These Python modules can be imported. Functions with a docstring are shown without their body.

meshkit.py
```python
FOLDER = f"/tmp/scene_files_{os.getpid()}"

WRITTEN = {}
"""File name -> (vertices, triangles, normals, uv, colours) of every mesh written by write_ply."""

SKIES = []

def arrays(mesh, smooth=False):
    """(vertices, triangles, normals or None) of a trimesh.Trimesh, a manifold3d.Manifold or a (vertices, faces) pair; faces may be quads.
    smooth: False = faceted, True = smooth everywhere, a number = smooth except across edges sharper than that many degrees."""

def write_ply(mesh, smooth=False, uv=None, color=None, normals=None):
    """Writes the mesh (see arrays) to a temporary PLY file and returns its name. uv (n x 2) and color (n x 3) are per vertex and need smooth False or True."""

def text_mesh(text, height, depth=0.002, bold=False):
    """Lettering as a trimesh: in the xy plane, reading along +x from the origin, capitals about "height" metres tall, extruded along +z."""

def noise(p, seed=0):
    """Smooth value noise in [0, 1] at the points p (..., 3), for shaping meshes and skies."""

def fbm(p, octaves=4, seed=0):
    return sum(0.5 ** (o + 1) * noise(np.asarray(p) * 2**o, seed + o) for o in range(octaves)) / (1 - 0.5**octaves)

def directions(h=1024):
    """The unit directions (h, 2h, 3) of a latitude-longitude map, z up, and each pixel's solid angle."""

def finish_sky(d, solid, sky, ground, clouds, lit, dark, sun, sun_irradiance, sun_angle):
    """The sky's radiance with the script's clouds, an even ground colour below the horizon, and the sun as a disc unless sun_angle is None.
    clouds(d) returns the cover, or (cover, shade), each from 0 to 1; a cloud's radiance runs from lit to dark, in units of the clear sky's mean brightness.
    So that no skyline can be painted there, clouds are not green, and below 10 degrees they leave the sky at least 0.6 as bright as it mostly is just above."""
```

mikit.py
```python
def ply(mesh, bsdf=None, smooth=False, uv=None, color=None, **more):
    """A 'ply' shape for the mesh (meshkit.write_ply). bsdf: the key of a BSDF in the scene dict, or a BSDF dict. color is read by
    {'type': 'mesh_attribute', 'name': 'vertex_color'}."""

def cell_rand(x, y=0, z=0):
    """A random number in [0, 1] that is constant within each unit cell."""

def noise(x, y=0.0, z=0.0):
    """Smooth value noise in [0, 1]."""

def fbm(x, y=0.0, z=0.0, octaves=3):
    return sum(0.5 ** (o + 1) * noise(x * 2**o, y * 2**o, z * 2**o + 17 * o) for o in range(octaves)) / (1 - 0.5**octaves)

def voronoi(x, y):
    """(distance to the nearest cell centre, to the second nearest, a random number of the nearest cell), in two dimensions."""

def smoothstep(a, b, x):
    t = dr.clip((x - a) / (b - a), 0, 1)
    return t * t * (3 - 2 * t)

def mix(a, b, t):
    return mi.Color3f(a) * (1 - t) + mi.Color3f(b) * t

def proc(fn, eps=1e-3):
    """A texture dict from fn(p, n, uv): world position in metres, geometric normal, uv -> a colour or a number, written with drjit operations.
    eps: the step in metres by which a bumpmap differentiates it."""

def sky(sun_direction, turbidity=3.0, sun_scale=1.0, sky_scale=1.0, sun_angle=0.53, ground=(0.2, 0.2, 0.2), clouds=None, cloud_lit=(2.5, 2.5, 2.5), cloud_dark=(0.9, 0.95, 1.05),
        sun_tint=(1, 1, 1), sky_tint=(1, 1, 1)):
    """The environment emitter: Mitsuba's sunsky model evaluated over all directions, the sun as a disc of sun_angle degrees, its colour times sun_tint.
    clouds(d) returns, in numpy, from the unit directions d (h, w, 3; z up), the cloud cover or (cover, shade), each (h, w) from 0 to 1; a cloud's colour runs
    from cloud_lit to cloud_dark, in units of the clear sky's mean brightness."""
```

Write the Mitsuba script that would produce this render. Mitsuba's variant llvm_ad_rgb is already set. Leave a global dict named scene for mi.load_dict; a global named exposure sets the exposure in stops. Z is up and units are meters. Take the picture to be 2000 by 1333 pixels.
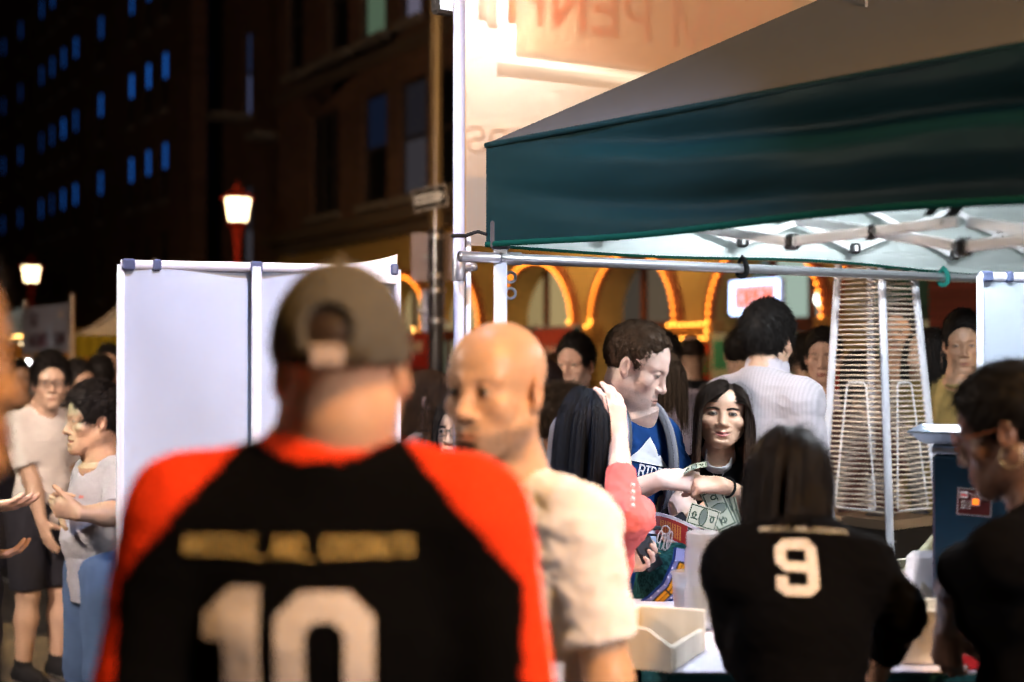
import math, random, numpy as np, trimesh, mitsuba as mi, drjit as dr, mikit, meshkit
from shapely.geometry import Polygon, box as sbox
from scipy.spatial import cKDTree
from scipy.interpolate import LinearNDInterpolator

# ---------------------------------------------------------------- camera, sky, exposure, large lights
T = mi.ScalarTransform4f
FPX, HX, HY, EYE, FOCUS = 2778.0, 1000.0, 700.0, 1.62, 4.4
scene, labels = {'type': 'scene'}, {}
scene['camera'] = {'type': 'thinlens', 'fov': 2 * math.degrees(math.atan(1000 / FPX)), 'fov_axis': 'x',
    'to_world': T().look_at(origin=[0, 0, EYE], target=[0, 10, EYE + 10 * (HY - 666.5) / FPX], up=[0, 0, 1]),
    'aperture_radius': 0.0150, 'focus_distance': FOCUS, 'near_clip': 0.05, 'far_clip': 400.0}
exposure = 0.0
scene['sky'] = {**mikit.sky((-0.5, 0.6, 0.05), turbidity=3, sun_scale=0.0, sky_scale=0.0035, ground=(0.08, 0.07, 0.06)), 'sampling_weight': 0.5}

def at(px, py, D):
    """A point D metres in front of the camera, from the photograph's survey (2000 px wide)."""
    return np.array([(px - HX) / FPX * D, D, EYE - (py - HY) / FPX * D])

# ---------------------------------------------------------------- materials (colour comes per vertex, so a few BSDFs serve everything)
VC = {'type': 'mesh_attribute', 'name': 'vertex_color'}
def mat(key, **kw):
    b = {'type': 'principled', 'base_color': VC, **kw}
    scene[key] = {'type': 'twosided', 'bsdf': b}
mat('m_skin', roughness=0.42, specular=0.45)
mat('m_cloth', roughness=0.95, specular=0.03)
mat('m_hair', roughness=0.52, specular=0.11)
mat('m_matte', roughness=0.8, specular=0.25)
mat('m_gloss', roughness=0.25, specular=0.5)
mat('m_metal', roughness=0.32, metallic=0.9)
mat('m_vinyl', roughness=0.55, specular=0.07)
scene['m_black'] = {'type': 'diffuse', 'reflectance': {'type': 'rgb', 'value': [0.01, 0.01, 0.01]}}
# ---------------------------------------------------------------- lamps: light only (the fixtures are built with the objects they belong to)
def lamp(key, m, radiance, weight=1.0, bsdf='m_black'):
    """A mesh that gives off light along its normals."""
    scene[key] = mikit.ply(m, bsdf, emitter={'type': 'area', 'radiance': {'type': 'rgb', 'value': [float(x) for x in radiance]}, 'sampling_weight': float(weight)})
SODIUM, LED, WARM = np.array([1.0, .50, .13]), np.array([.86, .93, 1.0]), np.array([1.0, .78, .45])
# the strengths of the big lamps, in one place
K_SODIUM, K_TUBE, K_TUBE2, K_FILL, K_FILL2, K_PANEL, K_BANNER, K_FACADE = 1650.0, 340.0, 110.0, 370.0, 460.0, 18.0, 215.0, 240.0

# ---------------------------------------------------------------- procedural surfaces
def t_asphalt(p, n, uv):
    g = mikit.fbm(p.x * 2.2, p.y * 2.2, 0.0, 3); f = mikit.noise(p.x * 140, p.y * 140, 0.0)
    return mikit.mix((.028, .027, .026), (.075, .07, .065), mikit.smoothstep(.2, .8, .6 * g + .4 * f))
def t_asphalt_r(p, n, uv): return .45 + .4 * mikit.fbm(p.x * 3, p.y * 3, 5.0, 3)
scene['m_asphalt'] = {'type': 'twosided', 'bsdf': {'type': 'principled', 'base_color': mikit.proc(t_asphalt), 'roughness': mikit.proc(t_asphalt_r), 'specular': .4}}
DX, DY = .5, -.866                                                # the street front's direction
def t_brick(p, n, uv):
    u = p.x * DX + p.y * DY; row = dr.floor(p.z / .075); a = u / .215 + .5 * (row - 2 * dr.floor(row / 2)); fu = a - dr.floor(a); fz = p.z / .075 - row
    joint = dr.minimum(dr.minimum(fu, 1 - fu) * .215, dr.minimum(fz, 1 - fz) * .075)
    c = mikit.mix((.13, .062, .04), (.24, .12, .08), mikit.cell_rand(a, row, 3)) * (.6 + .7 * mikit.fbm(u * .5, p.z * .5, 3.0, 3))
    return mikit.mix((.17, .14, .12), c, mikit.smoothstep(.003, .009, joint))
scene['m_brick'] = {'type': 'twosided', 'bsdf': {'type': 'principled', 'base_color': mikit.proc(t_brick), 'roughness': .9, 'specular': .2}}
def t_plaster(p, n, uv): return mikit.mix((.42, .27, .09), (.58, .40, .15), mikit.fbm(p.x * 1.5 + p.y, p.z * 2.5, p.y, 3))
scene['m_plaster'] = {'type': 'twosided', 'bsdf': {'type': 'principled', 'base_color': mikit.proc(t_plaster), 'roughness': .85, 'specular': .2}}
def t_wood(p, n, uv):
    g = mikit.fbm(p.x * 9 + p.y * 5, p.y * 9, p.z * 1.6, 3); r = mikit.noise((p.x + p.y) * 120, p.z * 6, 1.0)
    return mikit.mix((.56, .49, .37), (.74, .67, .54), .6 * g + .4 * r)
scene['m_wood'] = {'type': 'twosided', 'bsdf': {'type': 'principled', 'base_color': mikit.proc(t_wood), 'roughness': .55, 'specular': .35}}
scene['m_banner'] = {'type': 'principledthin', 'base_color': VC, 'roughness': .8, 'diff_trans': 1.2, 'spec_trans': 0.0}
scene['m_sheet'] = {'type': 'principledthin', 'base_color': VC, 'roughness': .75, 'diff_trans': .7, 'spec_trans': 0.0}
scene['m_pane'] = {'type': 'thindielectric', 'int_ior': 1.5}
scene['m_plastic_clear'] = {'type': 'principledthin', 'base_color': {'type': 'rgb', 'value': [.85, .88, .9]}, 'roughness': .2, 'spec_trans': .65, 'diff_trans': .7}
def t_weave(p, n, uv): return .5 + .5 * dr.sin(p.x * 2200) * dr.sin((p.z + p.y) * 2200)
# ---------------------------------------------------------------- mesh helpers
def V(*a): return np.array(a, float)
def unit(v): v = np.asarray(v, float); return v / (np.linalg.norm(v) + 1e-12)
used = {}
def newkey(name):
    n = used.get(name, -1) + 1
    used[name] = n
    return name if n == 0 else f'{name}_{n:03d}'
def mb(*ms): return trimesh.util.concatenate([m for m in ms if m is not None])
def as_mesh(m):
    if isinstance(m, (list, tuple)) and len(m) and isinstance(m[0], trimesh.Trimesh): m = mb(*m)
    return m
def add(key, m, bsdf, col=None, smooth=False, **more):
    """One entry of the scene. col: one colour, or one per vertex, or a function of the vertices."""
    m = as_mesh(m)
    v = np.array(m.vertices)
    if col is not None:
        if callable(col): col = col(v)
        c = np.asarray(col, float)
        if c.ndim == 1: c = np.tile(c, (len(v), 1))
        s = smooth
        if not isinstance(smooth, bool):
            m2 = trimesh.Trimesh(v, m.faces, process=False); m2.visual = trimesh.visual.ColorVisuals(m2)
            sm = trimesh.graph.smooth_shade(m2, angle=math.radians(smooth), facet_minarea=None)
            if len(sm.vertices) != len(v):
                c = c[cKDTree(v).query(sm.vertices)[1]]
            m, s = sm, True
        scene[key] = mikit.ply(m, bsdf, smooth=s, color=np.clip(c, 0, 1), **more)
    else:
        scene[key] = mikit.ply(m, bsdf, smooth=smooth, **more)
    return key
def part(parent, name, m, bsdf, col=None, smooth=False, label=None, kind=None, **more):
    k = newkey(parent + '__' + name)
    add(k, m, bsdf, col, smooth, **more)
    d = {}
    if label: d['label'] = label
    if kind: d['kind'] = kind
    if d: labels[k] = d
    return k
def thing(name, label, cat, group=None, kind=None):
    k = newkey(name)
    labels[k] = {'label': label}
    if cat: labels[k]['category'] = cat
    if group: labels[k]['group'] = group
    if kind: labels[k]['kind'] = kind
    return k
def frame(o, x=None, y=None, z=None):
    """4x4 with the given columns (two of the axes are enough)."""
    if x is None: x = np.cross(y, z)
    if y is None: y = np.cross(z, x)
    if z is None: z = np.cross(x, y)
    M = np.eye(4); M[:3, 0], M[:3, 1], M[:3, 2], M[:3, 3] = unit(x), unit(y), unit(z), o
    return M
def box(sx, sy, sz, c=(0, 0, 0), M=None, bev=0.0):
    if bev > 0:
        b = min(bev, 0.45 * min(sx, sy, sz))
        pts = []
        for a in (-1, 1):
            for d in (-1, 1):
                for e in (-1, 1):
                    q = V(a * sx / 2, d * sy / 2, e * sz / 2)
                    for k in range(3):
                        w = q.copy()
                        for j in range(3):
                            if j != k: w[j] -= np.sign(w[j]) * b
                        pts.append(w)
        m = trimesh.convex.convex_hull(np.array(pts))
    else:
        m = trimesh.creation.box((sx, sy, sz))
    m.apply_translation(c)
    if M is not None: m.apply_transform(M)
    return m
def beam(a, b, w, h, up=(0, 0, 1), bev=0.0):
    a, b = V(*a), V(*b); d = unit(b - a)
    if abs(d @ unit(up)) > 0.98: up = (0, 1, 0)
    x = unit(np.cross(up, d)); u = np.cross(d, x)
    return box(w, h, np.linalg.norm(b - a), (0, 0, 0), frame((a + b) / 2, x=x, y=u, z=d), bev)
def tube(P, r, n=8, caps=True, flat=1.0, up=None):
    """Tube through the points P with radius r (number or one per point)."""
    P = np.asarray(P, float); N = len(P); r = np.broadcast_to(np.asarray(r, float), (N,))
    t = np.gradient(P, axis=0); t /= np.linalg.norm(t, axis=1, keepdims=True) + 1e-12
    x = np.cross(t[0], up if up is not None else ((0, 0, 1) if abs(t[0][2]) < 0.9 else (0, 1, 0))); x = unit(x)
    a = np.arange(n) * 2 * math.pi / n
    vs = []
    for i in range(N):
        x = unit(x - (x @ t[i]) * t[i]); y = np.cross(t[i], x)
        vs.append(P[i] + r[i] * (np.cos(a)[:, None] * x + flat * np.sin(a)[:, None] * y))
    v = np.vstack(vs); f = []
    i = np.arange(n); j = (i + 1) % n
    for k in range(N - 1):
        f += [np.stack([k * n + i, k * n + j, (k + 1) * n + j], 1), np.stack([k * n + i, (k + 1) * n + j, (k + 1) * n + i], 1)]
    if caps:
        v = np.vstack([v, P[0], P[-1]]); c0, c1 = N * n, N * n + 1
        f += [np.stack([i * 0 + c0, j, i], 1), np.stack([i * 0 + c1, (N - 1) * n + i, (N - 1) * n + j], 1)]
    return trimesh.Trimesh(v, np.vstack(f), process=False)
def cyl(a, b, r, n=12, r2=None): return tube([a, b], [r, r if r2 is None else r2], n)
def ball(c, r, sub=2):
    m = trimesh.creation.icosphere(subdivisions=sub, radius=1.0); m.vertices = m.vertices * np.asarray(r) + np.asarray(c); return m
def lathe(prof, n=24, c=(0, 0, 0)):
    prof = np.asarray(prof, float); a = np.arange(n) * 2 * math.pi / n
    v = np.stack([prof[:, 0, None] * np.cos(a), prof[:, 0, None] * np.sin(a), np.repeat(prof[:, 1, None], n, 1)], -1).reshape(-1, 3) + V(*c)
    i = np.arange(n); j = (i + 1) % n
    f = np.vstack([np.vstack([np.stack([k * n + i, k * n + j, (k + 1) * n + j], 1), np.stack([k * n + i, (k + 1) * n + j, (k + 1) * n + i], 1)]) for k in range(len(prof) - 1)])
    return trimesh.Trimesh(v, f, process=False)
def sheet(fn, nu, nv, thick=0.0):
    """Grid surface fn(u, v) -> points; two-faced with thickness if thick > 0."""
    u, w = np.meshgrid(np.linspace(0, 1, nu), np.linspace(0, 1, nv), indexing='ij')
    P = fn(u.ravel(), w.ravel()); idx = np.arange(nu * nv).reshape(nu, nv)
    q = np.stack([idx[:-1, :-1], idx[1:, :-1], idx[1:, 1:], idx[:-1, 1:]], -1).reshape(-1, 4)
    f = np.vstack([q[:, [0, 1, 2]], q[:, [0, 2, 3]]])
    m = trimesh.Trimesh(P, f, process=False)
    if thick:
        n = np.array(m.vertex_normals); N = len(P)
        rim = np.concatenate([idx[0, :], idx[1:, -1], idx[-1, -2::-1], idx[-2:0:-1, 0]]); r2 = np.roll(rim, -1)
        f2 = np.vstack([f, f[:, ::-1] + N, np.stack([r2, rim, rim + N], 1), np.stack([r2, rim + N, r2 + N], 1)])
        m = trimesh.Trimesh(np.vstack([P, P - n * thick]), f2, process=False)
    return m
def poly(pts, depth, M=None, holes=()):
    m = trimesh.creation.extrude_polygon(Polygon(pts, holes), depth, engine='earcut')
    if M is not None: m.apply_transform(M)
    return m
def text(s, h, depth=0.002, bold=True, M=None, width=None):
    m = meshkit.text_mesh(s, h, depth, bold); lo, hi = m.bounds
    m.apply_translation([-(lo[0] + hi[0]) / 2, -(lo[1] + hi[1]) / 2, 0])
    if width: m.apply_scale([width / (hi[0] - lo[0]), 1, 1])
    if M is not None: m.apply_transform(M)
    return m

# ---------------------------------------------------------------- distance fields: bodies, clothes and hair are each one smooth skin
class Field:
    def __init__(s, lo, hi, h):
        s.lo, s.h = np.asarray(lo, float), h
        s.n = np.maximum(np.ceil((np.asarray(hi, float) - s.lo) / h).astype(int) + 1, 4)
        s.ax = [(s.lo[i] + h * np.arange(s.n[i])).astype(np.float32) for i in range(3)]
        s.F = np.full(s.n, 0.5, np.float32)
    def region(s, lo, hi):
        a = np.clip(np.floor((np.asarray(lo) - s.lo) / s.h).astype(int), 0, s.n)
        b = np.clip(np.ceil((np.asarray(hi) - s.lo) / s.h).astype(int) + 1, 0, s.n)
        if np.any(b <= a): return None
        sl = tuple(slice(a[i], b[i]) for i in range(3))
        return sl, (s.ax[0][sl[0]][:, None, None], s.ax[1][sl[1]][None, :, None], s.ax[2][sl[2]][None, None, :])
    def put(s, fn, lo, hi, k, mode='u', cut=None):
        pad = max(k, 2 * s.h) + s.h
        g = s.region(np.asarray(lo) - pad, np.asarray(hi) + pad)
        if g is None: return s
        sl, (x, y, z) = g
        d = fn(x, y, z)
        if cut is not None:
            for p, n in (cut if isinstance(cut, list) else [cut]):
                d = np.maximum(d, (x - p[0]) * n[0] + (y - p[1]) * n[1] + (z - p[2]) * n[2])
        a = s.F[sl]
        if mode == 'u':
            t = np.maximum(k - np.abs(a - d), 0) / max(k, 1e-6); s.F[sl] = np.minimum(a, d) - t * t * k * 0.25
        else:
            d = -d; t = np.maximum(k - np.abs(a - d), 0) / max(k, 1e-6); s.F[sl] = np.maximum(a, d) + t * t * k * 0.25
        return s
    def rc(s, a, b, ra, rb=None, k=0.01, mode='u', cut=None, sc=None):
        """Tapered capsule; sc squeezes space about a: (axis, factor)."""
        a, b = np.asarray(a, float), np.asarray(b, float); rb = ra if rb is None else rb
        ab = b - a; L = ab @ ab + 1e-12; R = max(ra, rb)
        def fn(x, y, z):
            px, py, pz = x - a[0], y - a[1], z - a[2]
            if sc is not None:
                q = (px * sc[0][0] + py * sc[0][1] + pz * sc[0][2]) * (1 / sc[1] - 1)
                px, py, pz = px + q * sc[0][0], py + q * sc[0][1], pz + q * sc[0][2]
            t = np.clip((px * ab[0] + py * ab[1] + pz * ab[2]) / L, 0, 1)
            d = np.sqrt((px - t * ab[0]) ** 2 + (py - t * ab[1]) ** 2 + (pz - t * ab[2]) ** 2) - (ra + (rb - ra) * t)
            return d * (sc[1] if sc is not None and sc[1] < 1 else 1)
        R2 = R * (max(1, sc[1]) if sc is not None else 1)
        return s.put(fn, np.minimum(a, b) - R2, np.maximum(a, b) + R2, k, mode, cut)
    def el(s, c, r, k=0.01, mode='u', R=None, cut=None):
        """Ellipsoid, R: rows are its axes."""
        c, r = np.asarray(c, float), np.asarray(r, float)
        def fn(x, y, z):
            p = (x - c[0], y - c[1], z - c[2])
            if R is not None: p = [p[0] * R[i][0] + p[1] * R[i][1] + p[2] * R[i][2] for i in range(3)]
            k0 = np.sqrt(sum((p[i] / r[i]) ** 2 for i in range(3))); k1 = np.sqrt(sum((p[i] / r[i] ** 2) ** 2 for i in range(3))) + 1e-6
            return k0 * (k0 - 1) / k1
        m = r if R is None else r.max()
        return s.put(fn, c - m, c + m, k, mode, cut)
    def clip(s, p, n):
        s.F = np.maximum(s.F, (s.ax[0][:, None, None] - p[0]) * n[0] + (s.ax[1][None, :, None] - p[1]) * n[1] + (s.ax[2][None, None, :] - p[2]) * n[2]); return s
    def mesh(s):
        F = s.F.copy()
        for i in range(3):                                   # closed at the border
            sl = [slice(None)] * 3
            for e in (0, -1): sl[i] = e; F[tuple(sl)] = np.maximum(F[tuple(sl)], 1e-4)
        S = F < 0; c = [(i, j, k) for i in (0, 1) for j in (0, 1) for k in (0, 1)]
        n = np.array(F.shape) - 1
        cnt = np.zeros(n, np.int8)
        for i, j, k in c: cnt += S[i:i + n[0], j:j + n[1], k:k + n[2]]
        cell = np.argwhere((cnt > 0) & (cnt < 8))
        if not len(cell): return trimesh.Trimesh()
        val = np.stack([F[cell[:, 0] + i, cell[:, 1] + j, cell[:, 2] + k] for i, j, k in c], 1)
        pos = np.zeros((len(cell), 3)); num = np.zeros(len(cell))
        for a in range(8):
            for b in range(a + 1, 8):
                if sum(abs(c[a][q] - c[b][q]) for q in range(3)) != 1: continue
                on = (val[:, a] < 0) != (val[:, b] < 0)
                t = val[on, a] / (val[on, a] - val[on, b])
                pos[on] += np.array(c[a]) + t[:, None] * (np.array(c[b]) - np.array(c[a])); num[on] += 1
        vert = s.lo + s.h * (cell + pos / num[:, None])
        idx = np.full(n, -1, np.int32); idx[tuple(cell.T)] = np.arange(len(cell))
        faces = []
        for ax in range(3):
            o1, o2 = [(1, 2), (2, 0), (0, 1)][ax]
            A = [slice(0, None)] * 3; A[ax] = slice(0, -1); B = [slice(0, None)] * 3; B[ax] = slice(1, None)
            e = np.argwhere(S[tuple(A)] != S[tuple(B)])
            e = e[(e[:, o1] > 0) & (e[:, o2] > 0) & (e[:, o1] < F.shape[o1] - 1) & (e[:, o2] < F.shape[o2] - 1)]
            if not len(e): continue
            flip = S[tuple(A)][tuple(e.T)]
            def cellat(d1, d2):
                q = e.copy(); q[:, o1] += d1; q[:, o2] += d2; return idx[tuple(q.T)]
            q = np.stack([cellat(-1, -1), cellat(0, -1), cellat(0, 0), cellat(-1, 0)], 1)
            q[~flip] = q[~flip][:, ::-1]
            faces += [q[:, [0, 1, 2]], q[:, [0, 2, 3]]]
        f = np.vstack(faces)
        return trimesh.Trimesh(vert, f[(f >= 0).all(1)], process=False)
def wrinkle(m, amp, scale, seed=0, oct=3, where=None):
    v = np.array(m.vertices); n = np.array(m.vertex_normals)
    d = (meshkit.fbm(v * np.asarray(scale), oct, seed) - 0.5) * 2 * amp
    if where is not None: d = d * where(v)
    m.vertices = v + n * d[:, None]; return m
def move(m, M):
    m = m.copy(); m.apply_transform(M); return m
def inv(M): return np.linalg.inv(M)
def tp(M, p): return (M[:3, :3] @ np.asarray(p, float).T).T + M[:3, 3]
# ---------------------------------------------------------------- people
def head_frame(pos, yaw, pitch=0, roll=0):
    """x: the person's right, y: where the face looks, z: up. yaw 0 looks at the camera, positive turns to the picture's right; pitch > 0 looks down."""
    a, p, r = (math.radians(q) for q in (yaw, pitch, roll))
    f0 = V(math.sin(a), -math.cos(a), 0); f = f0 * math.cos(p) + V(0, 0, -math.sin(p)); u = f0 * math.sin(p) + V(0, 0, math.cos(p))
    x = np.cross(f, u); x, u = x * math.cos(r) + u * math.sin(r), u * math.cos(r) - x * math.sin(r)
    return frame(pos, x=x, y=f, z=u)

def head_skin(h, neck, skin, fem=False, asian=False, fat=0.0, eyes=1.0, mouth=0.0, stubble=0.0, neck_r=0.057, lips=None, brow_y=0.0, liner=0.0, chin=0.0, nose=1.0, buzz=None, smile=0.0):
    """Head and neck in head coordinates. neck: (top, base) of the neck."""
    lo = np.minimum(V(-.105, -.135, -.13), neck.min(0) - .09); hi = np.maximum(V(.105, .135, .145), neck.max(0) + .09)
    g = Field(lo, hi, h); fw = 1 + 0.10 * fat
    g.el((0, -.015, .045), (.076, .098, .085), k=.02)
    g.el((0, .028, .045), (.064, .058, .06), k=.03)
    g.el((0, .022, -.035), (.059 * fw, .064, .075), k=.03)
    for sx in (-1, 1):
        g.rc((sx * .05 * fw, -.008, -.045), (sx * .02, .068 + chin, -.096), .019 + .008 * fat, .014 + .005 * fat, k=.035)
        g.el((sx * .041 * fw, .056, -.02), (.024 * fw + .003 * smile, .022 + .004 * smile, .022 + .001 * smile), k=.025)
        if not fem: g.rc((sx * .008, .084, .027), (sx * .046, .066, .03), .0095, .009, k=.02)
    g.el((0, .077 + chin, -.097), (.021, .017, .016), k=.025)
    if fat > .45: g.el((0, .035, -.105), (.05, .05, .03), k=.04)
    g.el((0, .069, -.063), (.031, .027, .03), k=.03)
    for sx in (-1, 1):
        g.el((sx * .031, .1, .011), (.019, .018, .0115), k=.016, mode='s')
        g.el((sx * .0315, .0745, .010), (.0145, .0142, .0135), k=.006)
    nb = .079 if asian else .085
    g.rc((0, nb, .02), (0, .1045 * (1 + .06 * (nose - 1)), -.027), .0075, .0105, k=.014)
    g.el((0, .1045 * (1 + .06 * (nose - 1)), -.029), (.0115 * nose, .0115, .0105), k=.008)
    for sx in (-1, 1):
        g.el((sx * .0135 * (1.08 if asian else 1) * nose, .094, -.033), (.0085, .011, .008), k=.007)
        g.el((sx * .0068, .099, -.0425), (.0042, .006, .0034), k=.003, mode='s')
    lt = 1.25 if fem else 0.9; my = -.068
    for sx in (-1, 1):
        g.rc((0, .0955, my + .0055), (sx * .0255, .081, my + .002 + smile * .0045), .0052 * lt, .0028, k=.006)
        g.rc((0, .0945, my - .0062), (sx * .0225, .081, my - .002 + smile * .004), .0064 * lt, .003, k=.006)
        g.rc((0, .1035, my - .0003), (sx * .0285, .0855, my + .0005 + smile * .005), .0022 + mouth * .004, .0012 + mouth * .002, k=.003, mode='s')
    g.el((0, .1, my - .018), (.02, .008, .005), k=.01, mode='s')
    for sx in (-1, 1):                                          # ears
        R = np.array([[.93, -.36 * sx, 0], [.36 * sx, .93, .18], [0, -.18, .98]])
        g.el((sx * .0815, -.012, .002), (.0085, .019, .031), k=.006, R=R)
        g.el((sx * .0785, -.003, -.02), (.007, .009, .013), k=.005)
        g.el((sx * .0905, -.006, .004), (.0075, .0105, .019), k=.005, R=R, mode='s')
    g.rc(neck[0], neck[1], neck_r, neck_r * 1.08, k=.03)
    g.rc(neck[1], neck[1] + (neck[1] - neck[0]) * .2, neck_r * 1.08, neck_r * 1.5, k=.04)
    op = eyes * (.0036 if asian else .0046)
    for sx in (-1, 1):
        if op > .0012: g.el((sx * .0318, .0895, .0098), (.0122, .009, op), k=.0015, mode='s')
        else: g.rc((sx * .022, .0895, .0065), (sx * .042, .084, .0065), .0013, .001, k=.001, mode='s')
    m = g.mesh()
    def color(v):
        c = np.tile(np.asarray(skin, float), (len(v), 1)); ax = np.abs(v[:, 0])
        def mask(ctr, r): return np.exp(-(((v - np.asarray(ctr)) / np.asarray(r)) ** 2).sum(1))
        n = meshkit.fbm(v * 90, 3, 5)[:, None]; c = c * (.84 + .20 * n + .12 * meshkit.fbm(v * 260, 2, 8)[:, None]) * (1 - np.array([0, .05, .06]) * np.clip(meshkit.fbm(v * 45, 2, 9)[:, None] * 3 - 1.3, 0, 1))
        va = np.column_stack([ax, v[:, 1], v[:, 2]])
        def maska(ctr, r): return np.exp(-(((va - np.asarray(ctr)) / np.asarray(r)) ** 2).sum(1))
        red = .55 * maska((.045, .07, -.025), (.02, .03, .02)) + .6 * mask((0, .108, -.03), (.014, .02, .014)) + .7 * maska((.085, -.01, 0), (.012, .03, .035))
        c = c * (1 - red[:, None] * np.array([.04, .18, .2]))
        if buzz is not None:
            bz = np.clip((v[:, 2] - .004) / .02, 0, 1)[:, None] * np.clip((v[:, 2] - (.02 + 1.2 * (v[:, 1] - .02))) / .02, 0, 1)[:, None] * np.clip((.02 - v[:, 1] + .09) / .03, 0, 1)[:, None]
            c = c * (1 - .95 * bz) + np.asarray(buzz) * .95 * bz
        if stubble:
            st = np.clip((-.05 - v[:, 2] - .25 * np.clip(v[:, 1] - .05, 0, 1)) / .012, 0, 1) * np.clip((v[:, 1] + .02) / .03, 0, 1) * np.clip((v[:, 2] + .13) / .02, 0, 1)
            mu = np.exp(-((v[:, 2] + .054) / .006) ** 2) * (v[:, 1] > .07) * (ax < .027)
            st = np.clip(np.maximum(st, mu), 0, 1) * (.5 + meshkit.fbm(v * 700, 2, 3))
            c = c * (1 - stubble * st[:, None] * np.array([.45, .42, .36]))
        lip = np.clip(1.6 - ((va[:, 0] / .027) ** 2 + ((v[:, 2] - my + .0005 - smile * .004 * (ax / .027) ** 2) / (.0095 * lt)) ** 2) * 1.5, 0, 1) * (v[:, 1] > .076)
        lc = np.asarray(lips if lips is not None else (skin[0] * .8, skin[1] * .52, skin[2] * .5))
        c = c * (1 - lip[:, None]) + lc * lip[:, None]
        gl = np.exp(-((v[:, 2] - my - smile * .005 * (ax / .0275) ** 2) / .0016) ** 2) * (ax < .027) * (v[:, 1] > .078)
        c = c * (1 - .75 * gl[:, None])
        e = ((ax - .0318) / .0145) ** 2 + ((v[:, 2] - .0098) / (op + .0026)) ** 2
        dk = np.clip(1.5 - e, 0, 1) * (v[:, 1] > .07) * (.45 + liner)
        c = c * (1 - np.clip(dk, 0, .93)[:, None])
        sh = maska((.033, .085, .018), (.016, .02, .006)) * liner
        c = c * (1 - .35 * sh[:, None])
        return c
    return m, color

def eyeballs(gaze=(0, 0), iris=(.03, .015, .008)):
    out, cols = [], []
    for sx in (-1, 1):
        c = V(sx * .0318, .0760, .0098); b = ball(c, .0116, 3); d = unit(V(gaze[0], 1, gaze[1]))
        q = (b.vertices - c) / .0116 @ d
        col = np.where((q > .81)[:, None], np.asarray(iris), np.array([.62, .58, .55])); col[q > .95] = .004
        out.append(b); cols.append(col)
    return list(zip(out, cols))

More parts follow.
